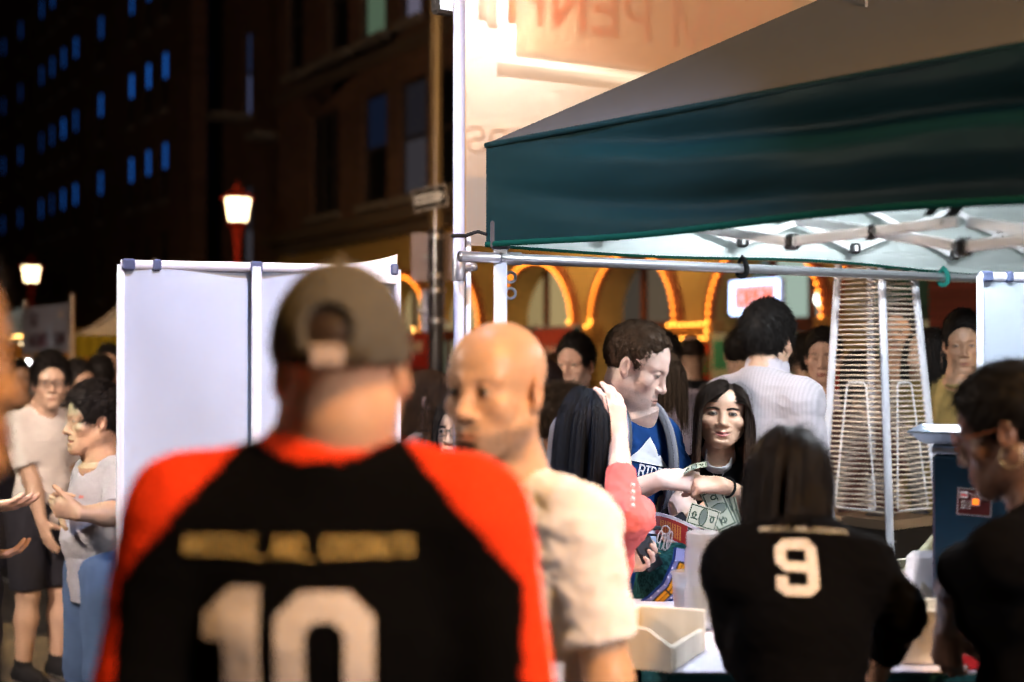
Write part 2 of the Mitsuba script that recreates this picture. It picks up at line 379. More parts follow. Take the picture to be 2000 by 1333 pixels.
def strands(P, r, n=3, flat=1.0):
    """Hair tubes through P (N, K, 3), radius r (N, K) -> one mesh."""
    N, K, _ = P.shape
    t = np.gradient(P, axis=1); t /= np.linalg.norm(t, axis=2, keepdims=True) + 1e-9
    ref = np.where(np.abs(t[..., 2:3]) < .9, np.array([0, 0, 1.0]), np.array([0, 1.0, 0]))
    x = np.cross(t, ref); x /= np.linalg.norm(x, axis=2, keepdims=True) + 1e-9; y = np.cross(t, x)
    a = np.arange(n) * 2 * math.pi / n
    v = P[:, :, None] + r[:, :, None, None] * (np.cos(a)[:, None] * x[:, :, None] + flat * np.sin(a)[:, None] * y[:, :, None])
    base = (np.arange(N)[:, None, None] * K + np.arange(K - 1)[None, :, None]) * n; i = np.arange(n); j = (i + 1) % n
    f = np.concatenate([np.stack([base + i, base + j, base + n + j], -1).reshape(-1, 3), np.stack([base + i, base + n + j, base + n + i], -1).reshape(-1, 3)])
    return trimesh.Trimesh(v.reshape(-1, 3), f, process=False)

CR = (V(0, -.016, .047), V(.077, .099, .085))                    # the skull, for hair
def brows(color, rng, thick=1.0, arch=.003, n=70):
    t = rng.random((2, n)); P = []
    for k, sx in enumerate((-1, 1)):
        x = .012 + .036 * t[k]; z = .0265 + arch * np.sin(t[k] * 2.6) + (rng.random(n) - .5) * .005 * (1.1 - t[k] * .7); y = .0925 - (x / .05) ** 2 * .020
        a = np.stack([sx * x, y, z], 1); d = np.stack([sx * np.full(n, .007), -.0025 * np.ones(n), .002 - .004 * t[k]], 1)
        P.append(np.stack([a, a + d * .5 + V(0, .0008, 0), a + d], 1))
    return [strands(q, np.tile(np.array([.0010, .0010, .0005]) * thick, (len(q), 1))) for q in P]

def short_hair(h, rng, top=.022, side=.008, hairline=.072, n=3000, recede=0.0, length=.018, up=.16, back=-.055, messy=.4, fwd=.6, sideburn=True, fringe=0.0, front=.070):
    g = Field((-.115, -.15, -.1), (.115, .125, .19), h)
    g.el(CR[0] + V(0, 0, .002), CR[1] + V(side, side + .002, top), k=.005)
    g.el(CR[0] + V(0, .012, .012), (.062 + side, .085 + side, .075 + top), k=.02)
    s = .42
    g.clip((0, front + recede * -.012, hairline), np.array([0, 1, -s]) / math.hypot(1, s))
    g.clip((0, 0, back), (0, -.25, -.97))
    for sx in (-1, 1):
        g.el((sx * .09, -.006, -.012), (.034, .026, .04), k=.006, mode='s')
        g.el((sx * .085, .05, -.045), (.06, .058, .05 if sideburn else .065), k=.01, mode='s')
        if recede: g.el((sx * .042, .088, .088), (.026, .05, .035 * recede), k=.02, mode='s')
    m = wrinkle(g.mesh(), .004, (90, 90, 60), 3)
    p, fi = trimesh.sample.sample_surface(m, n, seed=int(rng.integers(1e6))); nr = m.face_normals[fi]
    ok = ((p - CR[0]) / CR[1]); ok = ((ok ** 2).sum(1) > 1.02) & ~((p[:, 1] > front - .018) & (p[:, 2] < hairline - .002)); p, nr = p[ok], nr[ok]
    crown = V(0, -.06, .13); d = p - crown; d[:, 1] += fwd * .1; d = d + (rng.random(d.shape) - .5) * messy * .1
    d -= (d * nr).sum(1, keepdims=True) * nr; d /= np.linalg.norm(d, axis=1, keepdims=True) + 1e-9
    L = length * (.5 + rng.random((len(p), 1)) + .7 * (rng.random((len(p), 1)) < .05)); d = d + nr * up
    P = np.stack([p - nr * .002, p + d * L * .5 + nr * .001, p + d * L - nr * .002 + V(0, 0, -.1) * L * fringe], 1)
    return mb(m), strands(P, np.tile([.0013, .0011, .0003], (len(P), 1)))

def long_hair(rng, part_x=0.0, length=.45, n=900, K=22, colliders=(), back_only=False, spread=1.0, step=None, tuck=0.0, r=.0022, face_open=.045, fwd=0.0, part_y=(.075, -.09), wave=0.0):
    """Strands fall from a parting under their own weight over the skull and the colliders (centre, radii), head coordinates; down is given per collider frame as -z."""
    L = length / K
    y = part_y[0] + (part_y[1] - part_y[0]) * rng.random(n); side = np.where(rng.random(n) < .5, -1.0, 1.0)
    x = part_x + side * rng.random(n) * .012
    p = np.stack([x, y, np.full(n, .1)], 1); q = (p - CR[0]) / CR[1]; q[:, 2] = np.sqrt(np.clip(1 - q[:, 0] ** 2 - q[:, 1] ** 2, .02, 1)); p = CR[0] + q * CR[1]
    stray = rng.random((n, 1)) < .05; lay = 1.03 + .10 * rng.random(n)[:, None] + .16 * stray * rng.random((n, 1)); ln = (.75 + .25 * rng.random(n))[:, None]
    back = np.clip((.02 - y) / .09, 0, 1)
    d = np.stack([side * (1 - .6 * back), -.35 - 1.2 * back + .25 * (y > .05), np.full(n, .15)], 1); d += (rng.random((n, 3)) - .5) * .25; d /= np.linalg.norm(d, axis=1, keepdims=True)
    P = [p + 0]; ph = rng.random((n, 1)) * 6.28
    for k in range(K):
        d = d * .72 + V(0, fwd * .3 * (k > 5), -.42) + wave * .12 * np.concatenate([np.sin(k * .9 + ph), np.cos(k * .9 + ph), 0 * ph], 1); d /= np.linalg.norm(d, axis=1, keepdims=True)
        p = p + d * L * ln
        for c, rr in ((CR[0], CR[1]), (V(0, .0, -.03), V(.068, .07, .09)), *colliders):
            q = (p - c) / (rr * (lay if rr[2] < .2 else 1 + .3 * (lay - 1))); l = np.linalg.norm(q, axis=1, keepdims=True)
            p = np.where(l < 1, c + q / np.maximum(l, 1e-6) * (rr * (lay if rr[2] < .2 else 1 + .3 * (lay - 1))), p)
        wd = face_open * np.clip((.112 - p[:, 2]) / .07, 0, 1) ** .7; rel = p[:, 0] - part_x * np.clip((p[:, 2] - .03) / .06, 0, 1); fr = (p[:, 1] > .02) & (np.abs(rel) < wd) & (p[:, 2] > -.14)
        p[fr, 0] += np.sign(rel[fr] + 1e-6) * (wd[fr] - np.abs(rel[fr]))
        dd = p - P[-1]; d = dd / (np.linalg.norm(dd, axis=1, keepdims=True) + 1e-9)
        P.append(p + 0)
    P = np.stack(P, 1); w = np.ones(K + 1); w[-4:] = [.85, .65, .4, .12]
    return strands(P, r * (.6 + .8 * rng.random((n, 1))) * np.where(stray, .35, 1.0) * w, 4, .6)

def hair_cap(h, inflate=.006, face=.055, low=-.05, cx=0.0):
    g = Field((-.11, -.14, -.13), (.11, .12, .16), h)
    g.el(CR[0], CR[1] + inflate, k=.01); g.rc((0, -.045, 0), (0, -.05, low), .062, .058, k=.03)
    g.clip((0, face + .02, .08), np.array([0, 1, -.35]) / 1.06)
    for sx in (-1, 1): g.el((sx * .08, .07, -.05), (.07, .065, .09), k=.01, mode='s')
    return g.mesh()

def hand_prims(g, W, d, n, t, size=1.0, curl=((25, 30, 20),) * 4, spread=4, thumb=(.55, .75, .25), tflex=15, k=.009, tn=None):
    """Hand on the wrist W: d along the hand, n where the palm faces, t the thumb's side; curl: bend of each finger at its three joints. Returns finger tips."""
    S = size; d = unit(d); n = unit(n - (n @ d) * d); s = np.cross(d, n); s = s if s @ t > 0 else -s
    off = (.027, .009, -.0095, -.0265); kd = (.088, .091, .086, .078); ln = (.074, .082, .076, .06); rad = (.0098, .0100, .0094, .0083)
    tips = []
    for i in range(4):
        K = W + S * (d * kd[i] + s * off[i] - n * (.002 + .003 * abs(i - 1.3) * -1))
        g.rc(W + S * (s * off[i] * .55 + d * .012), K, .0155 * S, .0118 * S, k=.014)
        a = math.radians(spread * (1.2 - i * .8)); dd = d * math.cos(a) + s * math.sin(a); ang = 0; p = K
        c = curl[i] if len(curl) == 4 else curl[0]
        for j, fr in enumerate((.46, .31, .25)):
            ang += math.radians(c[j]); q = p + S * ln[i] * fr * (dd * math.cos(ang) + n * math.sin(ang))
            g.rc(p, q, S * rad[i] * (1.03, .95, .88)[j], S * rad[i] * (.96, .88, .78)[j], k=.004 if j else .006); p = q
        tips.append(p)
    b = W + S * (d * .022 + s * .022 + n * .006); m = b + S * .047 * unit(thumb[0] * d + thumb[1] * s + thumb[2] * n)
    g.rc(b, m, .0165 * S, .0125 * S, k=.014)
    d1 = unit(m - b); tn = n - s * .5 if tn is None else tn; a = math.radians(tflex)
    d1 = unit(d1 * math.cos(a) + unit(tn - (tn @ d1) * d1) * math.sin(a)); q = m + S * .034 * d1
    g.rc(m, q, .0112 * S, .0102 * S, k=.006)
    d1 = unit(d1 * math.cos(a) + unit(tn - (tn @ d1) * d1) * math.sin(a)); q2 = q + S * .026 * d1
    g.rc(q, q2, .0102 * S, .0082 * S, k=.004); tips.append(q2)
    return tips

def arm_mesh(sh, el_, wr, hand=None, h=.004, r=(.05, .043, .04, .027), size=1.0, k=.02):
    """Arm and hand as one skin, from the shoulder to the finger tips. hand: keyword arguments of hand_prims."""
    pts = np.array([sh, el_, wr]); lo, hi = pts.min(0) - .08, pts.max(0) + .08
    if hand is not None: lo = np.minimum(lo, wr - .2); hi = np.maximum(hi, wr + .2)
    g = Field(lo, hi, h)
    g.rc(sh, el_, r[0], r[1], k=k)
    mid = el_ + (wr - el_) * .3
    g.rc(el_, mid, r[1] * .95, r[2], k=k); g.rc(mid, wr, r[2], r[3], k=k)
    if hand is not None: hand_prims(g, wr, size=size, **hand)
    return g.mesh()
SK = {'fair': (.62, .42, .34), 'asian': (.50, .33, .23), 'tan': (.42, .26, .17), 'brown': (.22, .12, .075), 'dark': (.13, .075, .05)}
HAIR = {'black': (.012, .010, .009), 'brown': (.045, .024, .013), 'darkbrown': (.022, .013, .009), 'light': (.10, .06, .035)}
def torso(g, w=1.0, d=1.0, fem=False, inf=0.0, belly=0.0, bust=1.0, k=.05, hem=-.12, arms=True):
    """Trunk in torso coordinates (x: the person's right, y: front, z: 0 at the hips, .52 at the neck base)."""
    sw = .86 if fem else 1.0
    g.el((0, -.005, -.02), ((.168 if not fem else .172) * w + inf, .115 * d + inf, .14 + inf), k=k)
    g.el((0, .008 + belly * .04, .13), ((.15 if not fem else .13) * w + inf, (.105 + belly * .06) * d + inf, .15 + inf), k=k)
    g.el((0, .0, .32), (.168 * w * sw + inf, .112 * d + inf, .16 + inf), k=k)
    if fem:
        for sx in (-1, 1): g.el((sx * .072 * w, .075 * d, .285), (.062 * bust + inf, .06 * bust + inf, .06 * bust + inf), k=.04)
    a = .15 * w * sw
    g.rc((-a, -.015, .425), (a, -.015, .425), .06 + inf, .06 + inf, k=k)
    for sx in (-1, 1): g.rc((0, -.02, .485), (sx * a, -.018, .445), .05 + inf, .046 + inf, k=.04)
    if hem is not None and hem < -.12: g.rc((0, 0, -.1), (0, 0, hem), .15 * w + inf, .15 * w + inf, k=k, sc=((0, 1, 0), .75))

class Person:
    """A figure with its feet at (x, y): joints in world metres, built as one skin, with hair and clothes as its parts."""
    def __init__(s, label, x, y, yaw=0, H=1.72, skin='asian', fem=False, w=1.0, d=1.0, belly=0.0, lean=(0, 0), shrug=0.0, head=None, J=None, group=None, seed=0, z0=0.0, fine=.0045, bust=1.0, side_lean=0.0):
        s.key = thing('person', label, 'person', group); s.rng = np.random.default_rng(seed + 11); s.fine = fine
        s.skin = np.array(SK[skin] if isinstance(skin, str) else skin); s.fem, s.w, s.d, s.belly, s.H, s.bust, s.seed = fem, w, d, belly, H, bust, seed
        k = H / 1.75; sw = .86 if fem else 1.0; a = math.radians(yaw); f = V(math.sin(a), -math.cos(a), 0); r = np.cross(f, V(0, 0, 1))
        o = V(x, y, z0); L = lambda px, py, pz: o + r * px * k + f * py * k + V(0, 0, pz * k)
        j = {'pelvis': L(0, 0, .95), 'neck': L(side_lean, lean[0], 1.478 - lean[1])}
        if J: j.update({q: V(*v) for q, v in J.items() if q in ('pelvis', 'neck')})
        up = unit(j['neck'] - j['pelvis']); s.f, s.r = f, r
        s.k = np.linalg.norm(j['neck'] - j['pelvis']) / .52
        s.M = frame(j['pelvis'], x=unit(np.cross(f, up)), z=up); tl = lambda *p: tp(s.M, V(*p) * s.k)
        for n, sx in (('r', 1), ('l', -1)):
            j['sh_' + n] = tl(sx * .178 * w * sw, -.015, .425 + shrug)
            j['el_' + n] = tl(sx * .225 * w * sw, -.035, .14); j['wr_' + n] = tl(sx * .235 * w * sw, .04, -.09)
            j['hip_' + n] = tl(sx * .092, 0, -.04); j['kn_' + n] = L(sx * .1, .02, .49); j['an_' + n] = L(sx * .105, -.015, .085)
        hd = dict(yaw=yaw, pitch=0, roll=0, size=.94 if fem else 1.0); hd.update(head or {}); s.hd = hd
        j['head'] = L(side_lean, lean[0] + .035, 1.75 - .13 - lean[1]); 
        if J: j.update({q: V(*v) for q, v in J.items()})
        s.j = j; s.skins, s.cols = [], []
        s.HM = head_frame(j['head'], hd['yaw'], hd['pitch'], hd['roll']); s.HM[:3, :3] *= hd['size']; s.HM[:3, 0] *= hd.get('wide', 1.0)
    def lo(s, p): return tp(inv(s.M), p) / s.k                    # world -> torso
    def to(s, m): m = m.copy(); m.apply_scale(s.k); m.apply_transform(s.M); return m
    def add_head(s, h=None, eyeball=True, gaze=(0, 0), iris=(.03, .015, .008), neck_r=None, **kw):
        h = h or s.fine * .8
        base = s.j['neck'] + s.M[:3, 2] * -.01
        n0 = V(0, -.022, -.05); n1 = tp(inv(s.HM), base)
        m, col = head_skin(h, np.array([n0, n1]), s.skin, fem=s.fem, neck_r=neck_r or (.047 if s.fem else .058), **kw)
        s.cols.append(col(np.array(m.vertices))); s.skins.append(move(m, s.HM))
        if eyeball:
            for e, c in eyeballs(gaze, iris): part(s.key, 'eye', move(e, s.HM), 'm_gloss', c, True)
    def hpart(s, name, m, color, var=.5, bsdf='m_hair', label=None):
        """A hair part given in head coordinates, its strands varied in tone."""
        v = np.array(m.vertices); c = np.asarray(color) * (1 - var / 2 + var * meshkit.fbm(v * np.array([160, 160, 25]), 2, 7))[:, None]
        return part(s.key, name, move(m, s.HM), bsdf, c, True, label)
    def brows(s, color, **kw):
        for m in brows(color, s.rng, **kw): s.hpart('eyebrow', m, color)
    def short(s, color, h=None, **kw):
        a, b = short_hair(h or s.fine, s.rng, **kw); s.hpart('hair', mb(a, b), color, .9)
    def longhair(s, color, cap=True, inflate=.006, face=.055, color_fn=None, **kw):
        IH = inv(s.HM); col = [(tp(IH, tp(s.M, V(0, -.01, .33) * s.k)), V(.185 * s.w, .135 * s.d, .19)), (tp(IH, tp(s.M, V(0, -.015, .43) * s.k)), V(.20 * s.w, .082, .085)), (tp(IH, tp(s.M, V(0, -.012, .52) * s.k)), V(.062, .062, .1))]
        m = long_hair(s.rng, colliders=col, **kw)
        if cap: m = mb(hair_cap(s.fine, inflate, face), m)
        v = np.array(m.vertices); c = np.asarray(color) * (.5 + 1.0 * meshkit.fbm(v * np.array([170, 170, 18]), 2, 7))[:, None]
        if color_fn is not None: c = color_fn(v, c)
        return part(s.key, 'hair', move(m, s.HM), 'm_hair', c, True)
    def arm(s, n, hand=None, h=None, r=None, size=None):
        q = (.92 if s.fem else 1.05); r = r or tuple(x * q for x in (.049, .041, .040, .0265)); h = h or s.fine
        if hand == 'relaxed':
            d = unit(s.j['wr_' + n] - s.j['el_' + n]); inner = s.M[:3, 0] * (-1 if n == 'r' else 1); hand = dict(d=d, n=inner, t=s.M[:3, 1], curl=((20, 30, 20), (25, 35, 20), (30, 35, 20), (32, 35, 20)))
        m = arm_mesh(s.j['sh_' + n], s.j['el_' + n], s.j['wr_' + n], hand, h, r, size or (.9 if s.fem else 1.0))
        v = np.array(m.vertices); s.skins.append(m); s.cols.append(s.skin * (.92 + .16 * meshkit.fbm(v * 60, 3, 2))[:, None])
    def legs(s, bare=False, h=.012):
        g = Field(np.minimum(s.j['an_l'], s.j['an_r']) - .2, np.maximum(s.j['hip_l'], s.j['hip_r']) + .2, h)
        for n in 'lr':
            a, b, c = (s.j[q + n] for q in ('hip_', 'kn_', 'an_')); mid = b + (c - b) * .35
            g.rc(a, b, .085, .056, k=.03); g.rc(b, mid, .054, .056, k=.03); g.rc(mid, c, .056, .037, k=.03)
        m = g.mesh(); s.skins.append(m); s.cols.append(np.tile(s.skin, (len(m.vertices), 1)))
    def finish(s):
        g = Field((-.3, -.25, -.2), (.3, .25, .6), .02); torso(g, s.w * .96, s.d * .96, s.fem, -.012, s.belly, s.bust, hem=None)
        m = s.to(g.mesh()); s.skins.append(m); s.cols.append(np.tile(s.skin, (len(m.vertices), 1)))
        add(s.key, mb(*s.skins), 'm_skin', np.vstack(s.cols), True)
        return s
    def shirt(s, color, sleeve=.55, h=.009, inf=.014, hem=-.13, neck=.062, wr=.012, seed=None, name='shirt', label=None, fold=1.0, neck_y=.0, bsdf='m_cloth', cuff=None, loose=.016, vneck=0.0, neck_z=.455, split=None):
        """sleeve: 0..1 of the upper arm, 1..2 on to the wrist."""
        seed = s.seed if seed is None else seed
        jl = {q: s.lo(p) for q, p in s.j.items()}
        pts = np.array([jl[q + n] for n in 'lr' for q in (('sh_', 'el_', 'wr_') if sleeve > 1 else ('sh_', 'el_'))])
        g = Field(np.minimum(pts.min(0) - .12, (-.3, -.25, hem - .05)), np.maximum(pts.max(0) + .12, (.3, .25, .58)), h)
        torso(g, s.w, s.d, s.fem, inf, s.belly, s.bust, hem=hem)
        if hem is not None: g.clip((0, 0, hem), (0, 0, -1))
        q = .9 if s.fem else 1.0
        for n in 'lr':
            a, b, c = jl['sh_' + n], jl['el_' + n], jl['wr_' + n]; t = min(sleeve, 1.0); d = unit(b - a)
            cut = None if sleeve >= 1 else (a + (b - a) * t, d)
            g.rc(a, b, (.054 + loose) * q, (.046 + loose) * q, k=.035, cut=cut)
            if sleeve > 1:
                e = b + (c - b) * (sleeve - 1); d2 = unit(c - b)
                g.rc(b, e + d2 * .05, (.045 + loose) * q, (.036 + loose * .6) * q, k=.03, cut=(e, d2))
                g.rc(e - d2 * .06, e + d2 * .1, .029 * q, .029 * q, k=.002, mode='s')
            elif sleeve < 1: g.rc(a + (b - a) * (t - .16), b, .050 * q, .048 * q, k=.004, mode='s')
        nk = jl['neck'] + V(0, 0, .0); hd = unit(jl['head'] - jl['neck'])
        g.rc(V(0, neck_y - .005, neck_z), V(0, neck_y - .005, neck_z) + hd * .3 + V(0, .0, 0), neck, neck * 1.1, k=.006, mode='s')
        g.el(V(0, .08 * s.d + neck_y, .527 - vneck * .5), (.053, .06, .046 + vneck), k=.01, mode='s')
        m = g.mesh()
        arm = np.array([jl['sh_l'], jl['sh_r'], jl['el_l'], jl['el_r']])
        def where(v): return .5 + np.exp(-((v[:, 2] - .06) / .14) ** 2) + 1.0 * np.exp(-(np.minimum(np.linalg.norm(v - arm[0], axis=1), np.linalg.norm(v - arm[1], axis=1)) / .13) ** 2) + .8 * np.exp(-(np.minimum(np.linalg.norm(v - arm[2], axis=1), np.linalg.norm(v - arm[3], axis=1)) / .08) ** 2)
        m = wrinkle(m, .0075 * fold, (9, 9, 16), seed, 3, where); m = wrinkle(m, .0018 * fold, (60, 60, 60), seed + 3, 2)
        v = np.array(m.vertices); s.shirt_local = m
        c = color(v, s, jl) if callable(color) else np.asarray(color) * (.94 + .12 * meshkit.fbm(v * 30, 2, seed))[:, None]
        return part(s.key, name, s.to(m), bsdf, c, True, label)
    def pants(s, color, to=1.95, h=.014, inf=.014, name='trousers', w=1.0, label=None):
        """to: 0..1 thigh, 1..2 down to the ankle."""
        P = np.array([s.j[q + n] for n in 'lr' for q in ('hip_', 'kn_', 'an_')]); g = Field(np.minimum(P.min(0) - .16, s.j['pelvis'] - .2), np.maximum(P.max(0), s.j['pelvis']) + .2, h)
        x, y, u = s.M[:3, 0], s.M[:3, 1], s.M[:3, 2]
        g.el(s.j['pelvis'] - u * .01, V(.162 * s.w + inf * .3, .112 * s.d + .004, .13) * s.k, k=.05, R=np.array([x, y, u]), cut=(s.j['pelvis'] + u * .05, u))
        for n in 'lr':
            a, b, c = (s.j[q + n] for q in ('hip_', 'kn_', 'an_')); t = min(to, 1); e = a + (b - a) * t
            g.rc(a, e, (.092 + inf) * w, (.066 + inf) * w, k=.04, cut=None if to > 1 else (a + (b - a) * (t - .03), unit(b - a)))
            if to > 1: e = b + (c - b) * (to - 1); g.rc(b, e, (.062 + inf) * w, (.05 + inf) * w, k=.03)
            else: g.rc(b + (a - b) * .12, b, .068, .068, k=.003, mode='s')
        m = wrinkle(g.mesh(), .006, (10, 10, 14), s.seed + 5, 3); v = np.array(m.vertices)
        return part(s.key, name, m, 'm_cloth', color(v) if callable(color) else np.asarray(color) * (.9 + .2 * meshkit.fbm(v * 25, 2, 1))[:, None], True, label)
    def shoes(s, color, sole=(.5, .5, .5)):
        for n in 'lr':
            a = s.j['an_' + n].copy(); f = s.f; z0 = a[2] - .085 * s.H / 1.75; g = Field(a + V(-.32, -.32, -.14), a + V(.32, .32, .12), .007)
            g.rc(a + f * -.035 + V(0, 0, z0 - a[2] + .045), a + f * .17 + V(0, 0, z0 - a[2] + .032), .042, .034, k=.02); g.rc(a, a + V(0, 0, .03), .046, .044, k=.03)
            g.rc(a + f * .05 + V(0, 0, z0 - a[2] + .05), a + f * .1 + V(0, 0, z0 - a[2] + .045), .044, .042, k=.02)
            g.clip((0, 0, z0 + .002), (0, 0, -1)); m = g.mesh(); v = np.array(m.vertices)
            part(s.key, 'shoe', m, 'm_cloth', np.where((v[:, 2] < z0 + .022)[:, None], np.asarray(sole), np.asarray(color)), True)
    def print_on(s, m, side=-1, color=(.8, .8, .8), name='print', off=.0045, label=None, bsdf='m_matte'):
        """Flat print laid on the shirt: m in torso coordinates (x, z used), pressed on to its front (1) or back (-1)."""
        sv = np.array(s.shirt_local.vertices); sn = np.array(s.shirt_local.vertex_normals); on = sn[:, 1] * side > .15
        lo, hi = m.bounds; on &= (sv[:, 0] > lo[0] - .05) & (sv[:, 0] < hi[0] + .05) & (sv[:, 2] > lo[2] - .05) & (sv[:, 2] < hi[2] + .05)
        q = sv[on]; b = np.floor(q[:, [0, 2]] / .014).astype(int); _, ix = np.unique(b, axis=0, return_inverse=True); ix = ix.ravel(); mx = np.full(ix.max() + 1, -9.0); np.maximum.at(mx, ix, q[:, 1] * side); q = q[q[:, 1] * side > mx[ix] - .02]; q = q[q[:, 1] * side > .03]
        f = LinearNDInterpolator(q[:, [0, 2]], q[:, 1]); v = np.array(m.vertices); y = f(v[:, [0, 2]]); y = np.where(np.isnan(y), np.nanmedian(y), y)
        base = side * (v[:, 1] - v[:, 1].min()) if side > 0 else -(v[:, 1].max() - v[:, 1])
        v[:, 1] = y + side * off + base; mm = trimesh.Trimesh(v, m.faces, process=False)
        return part(s.key, name, s.to(mm), bsdf, color, False, label)
def flat_print(m, cell=.012):
    """A print mesh (x right, y up, thin in z) cut into small triangles and stood up in the x-z plane for Person.print_on (seen from behind: x as is)."""
    v, f = trimesh.remesh.subdivide_to_size(m.vertices, m.faces, cell, max_iter=20)
    return v, f
def back_print(m, z, cell=.012, side=-1, x=0.0, sc=1.0):
    v, f = flat_print(m, cell)
    if side < 0: w = np.stack([v[:, 0] * sc + x, -v[:, 2], v[:, 1] * sc + z], 1); return trimesh.Trimesh(w, f, process=False)
    w = np.stack([-v[:, 0] * sc + x, v[:, 2], v[:, 1] * sc + z], 1); return trimesh.Trimesh(w, f, process=False)
# ================================================================ the street
k = thing('road', 'dark asphalt street under the night market', None, kind='structure')
add(k, box(160, 160, .2, (0, 50, -.1)), 'm_asphalt')
# the building front: a point s metres along it, z up; off > 0 stands out from the wall towards the street
F0 = V(.42, 23.2); FD = V(DX, DY); FN = V(-.866, -.5)
def S(px): t = (px - HX) / FPX; return (F0[1] * t - F0[0]) / (FD[0] - t * FD[1])
def Z(px, py): return EYE + (HY - py) / FPX * (F0[1] + S(px) * FD[1])
def fac(s, z, off=0.0): return V(F0[0] + s * FD[0] + off * FN[0], F0[1] + s * FD[1] + off * FN[1], z)
FM = frame((0, 0, 0), x=(FD[0], FD[1], 0), z=(-FN[0], -FN[1], 0)); FM = frame((F0[0], F0[1], 0), x=(FD[0], FD[1], 0), y=(0, 0, 1), z=np.cross((FD[0], FD[1], 0), (0, 0, 1)))
SGN = 1.0 if FM[:2, 2] @ FN > 0 else -1.0                       # FM: x along the front, y up, z out (or in)
def fbox(s0, s1, z0, z1, o0, o1, bev=0): return box(s1 - s0, z1 - z0, o1 - o0, ((s0 + s1) / 2, (z0 + z1) / 2, SGN * (o0 + o1) / 2), FM, bev)
def fwall(pts, holes, o0, o1):
    m = trimesh.creation.extrude_polygon(Polygon(pts, holes), o1 - o0, engine='earcut'); m.apply_translation([0, 0, o0 if SGN > 0 else -o1]); m.apply_transform(FM); return m
def rect(a, b, c, d): return [(a, c), (b, c), (b, d), (a, d)]
def window(holder, s0, s1, z0, z1, depth, frame_col, upper=None, lower=None, wt=.07, mull=True, up_e=None, low_e=None, name='window'):
    """Sash window recessed in the wall: frame, meeting rail, two panes, sill."""
    f = mb(fbox(s0, s0 + wt, z0, z1, -depth, -depth + .08), fbox(s1 - wt, s1, z0, z1, -depth, -depth + .08), fbox(s0 + wt, s1 - wt, z0, z0 + wt, -depth, -depth + .08), fbox(s0 + wt, s1 - wt, z1 - wt, z1, -depth, -depth + .08))
    zm = (z0 + z1) / 2; f = mb(f, fbox(s0 + wt, s1 - wt, zm - wt / 2, zm + wt / 2, -depth + .005, -depth + .09))
    k = part(holder, name, f, 'm_matte', frame_col)
    for nm, a, b, e in (('upper_pane', zm + wt / 2, z1 - wt, up_e), ('lower_pane', z0 + wt, zm - wt / 2, low_e)):
        m = fbox(s0 + wt, s1 - wt, a, b, -depth + .01, -depth + .03)
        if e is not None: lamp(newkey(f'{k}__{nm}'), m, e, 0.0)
        else: add(newkey(f'{k}__{nm}'), m, 'm_gloss', (.012, .012, .016))
    part(holder, 'window_sill', fbox(s0 - .12, s1 + .12, z0 - .14, z0 - .002, -depth + .1, .14), 'm_matte', (.26, .22, .19))
    return k
SKY_GLINT = V(.008, .08, .34)  # pane glow standing in for dusk sky mirrored in the glass
# --- far apartment block
cols = [319, 286, 253, 193, 144, 120, 98, 77, 36, 3]; rows = [13.3, 10.65, 8.0, 5.35]
apt = thing('apartment_building', 'dark tall apartment block at the left with sash windows glowing in painted sky reflection', 'building')
sA0, sA1 = S(-90), S(372); holes, wins = [], []
for c in cols:
    s = S(c); w = .30 if c > 200 else .34
    for zt in rows + [15.95]: holes.append(rect(s - w, s + w, zt - 1.75, zt)); wins.append((c, s, w, zt))
part(apt, 'wall', fwall(rect(sA0, sA1, 0, 18.0), holes, -.45, 0), 'm_brick'); part(apt, 'back_wall', fbox(sA0, sA1, 0, 18, -8.0, -1.2), 'm_matte', (.02, .018, .016)); part(apt, 'cornice', fbox(sA0, sA1, 18.0, 18.6, -8, .5), 'm_matte', (.2, .16, .13))
for c, s, w, zt in wins:
    up = None if zt < 6 else SKY_GLINT * (1.25 if c > 240 else .8 if c > 110 else .45) * (.55 + .75 * ((c * 7.3 + zt * 13.7) % 1))
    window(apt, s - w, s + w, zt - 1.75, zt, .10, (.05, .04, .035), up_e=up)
# --- set-back middle block
mid = thing('brick_building', 'narrow dark brick building set between the tall apartment block and the corner building', 'building')
sM0, sM1 = sA1 + .02, S(541); off = -.9
mw = [(S(418), .3, 10.4, 2.3, (.012, .020, .05), (.05, .06, .12)), (S(495), .26, Z(495, 76), 2.3, (.16, .15, .17), (.012, .012, .012)), (S(500), .4, Z(500, 338), 2.4, (.022, .024, .035), (.03, .03, .04)), (S(418), .4, Z(418, 355), 2.4, (.012, .011, .014), (.035, .033, .04))]
part(mid, 'wall', fwall(rect(sM0, sM1, 0, 16), [rect(s - w, s + w, zt - h, zt) for s, w, zt, h, *_ in mw], off - .5, off), 'm_brick'); part(mid, 'back_wall', fbox(sM0, sM1, 0, 16, -8, -1.9), 'm_matte', (.02, .018, .016))
for s, w, zt, h, e, e2 in mw:
    window(mid, s - w, s + w, zt - h, zt, .14 - off, (.05, .04, .035), up_e=e, low_e=e2)
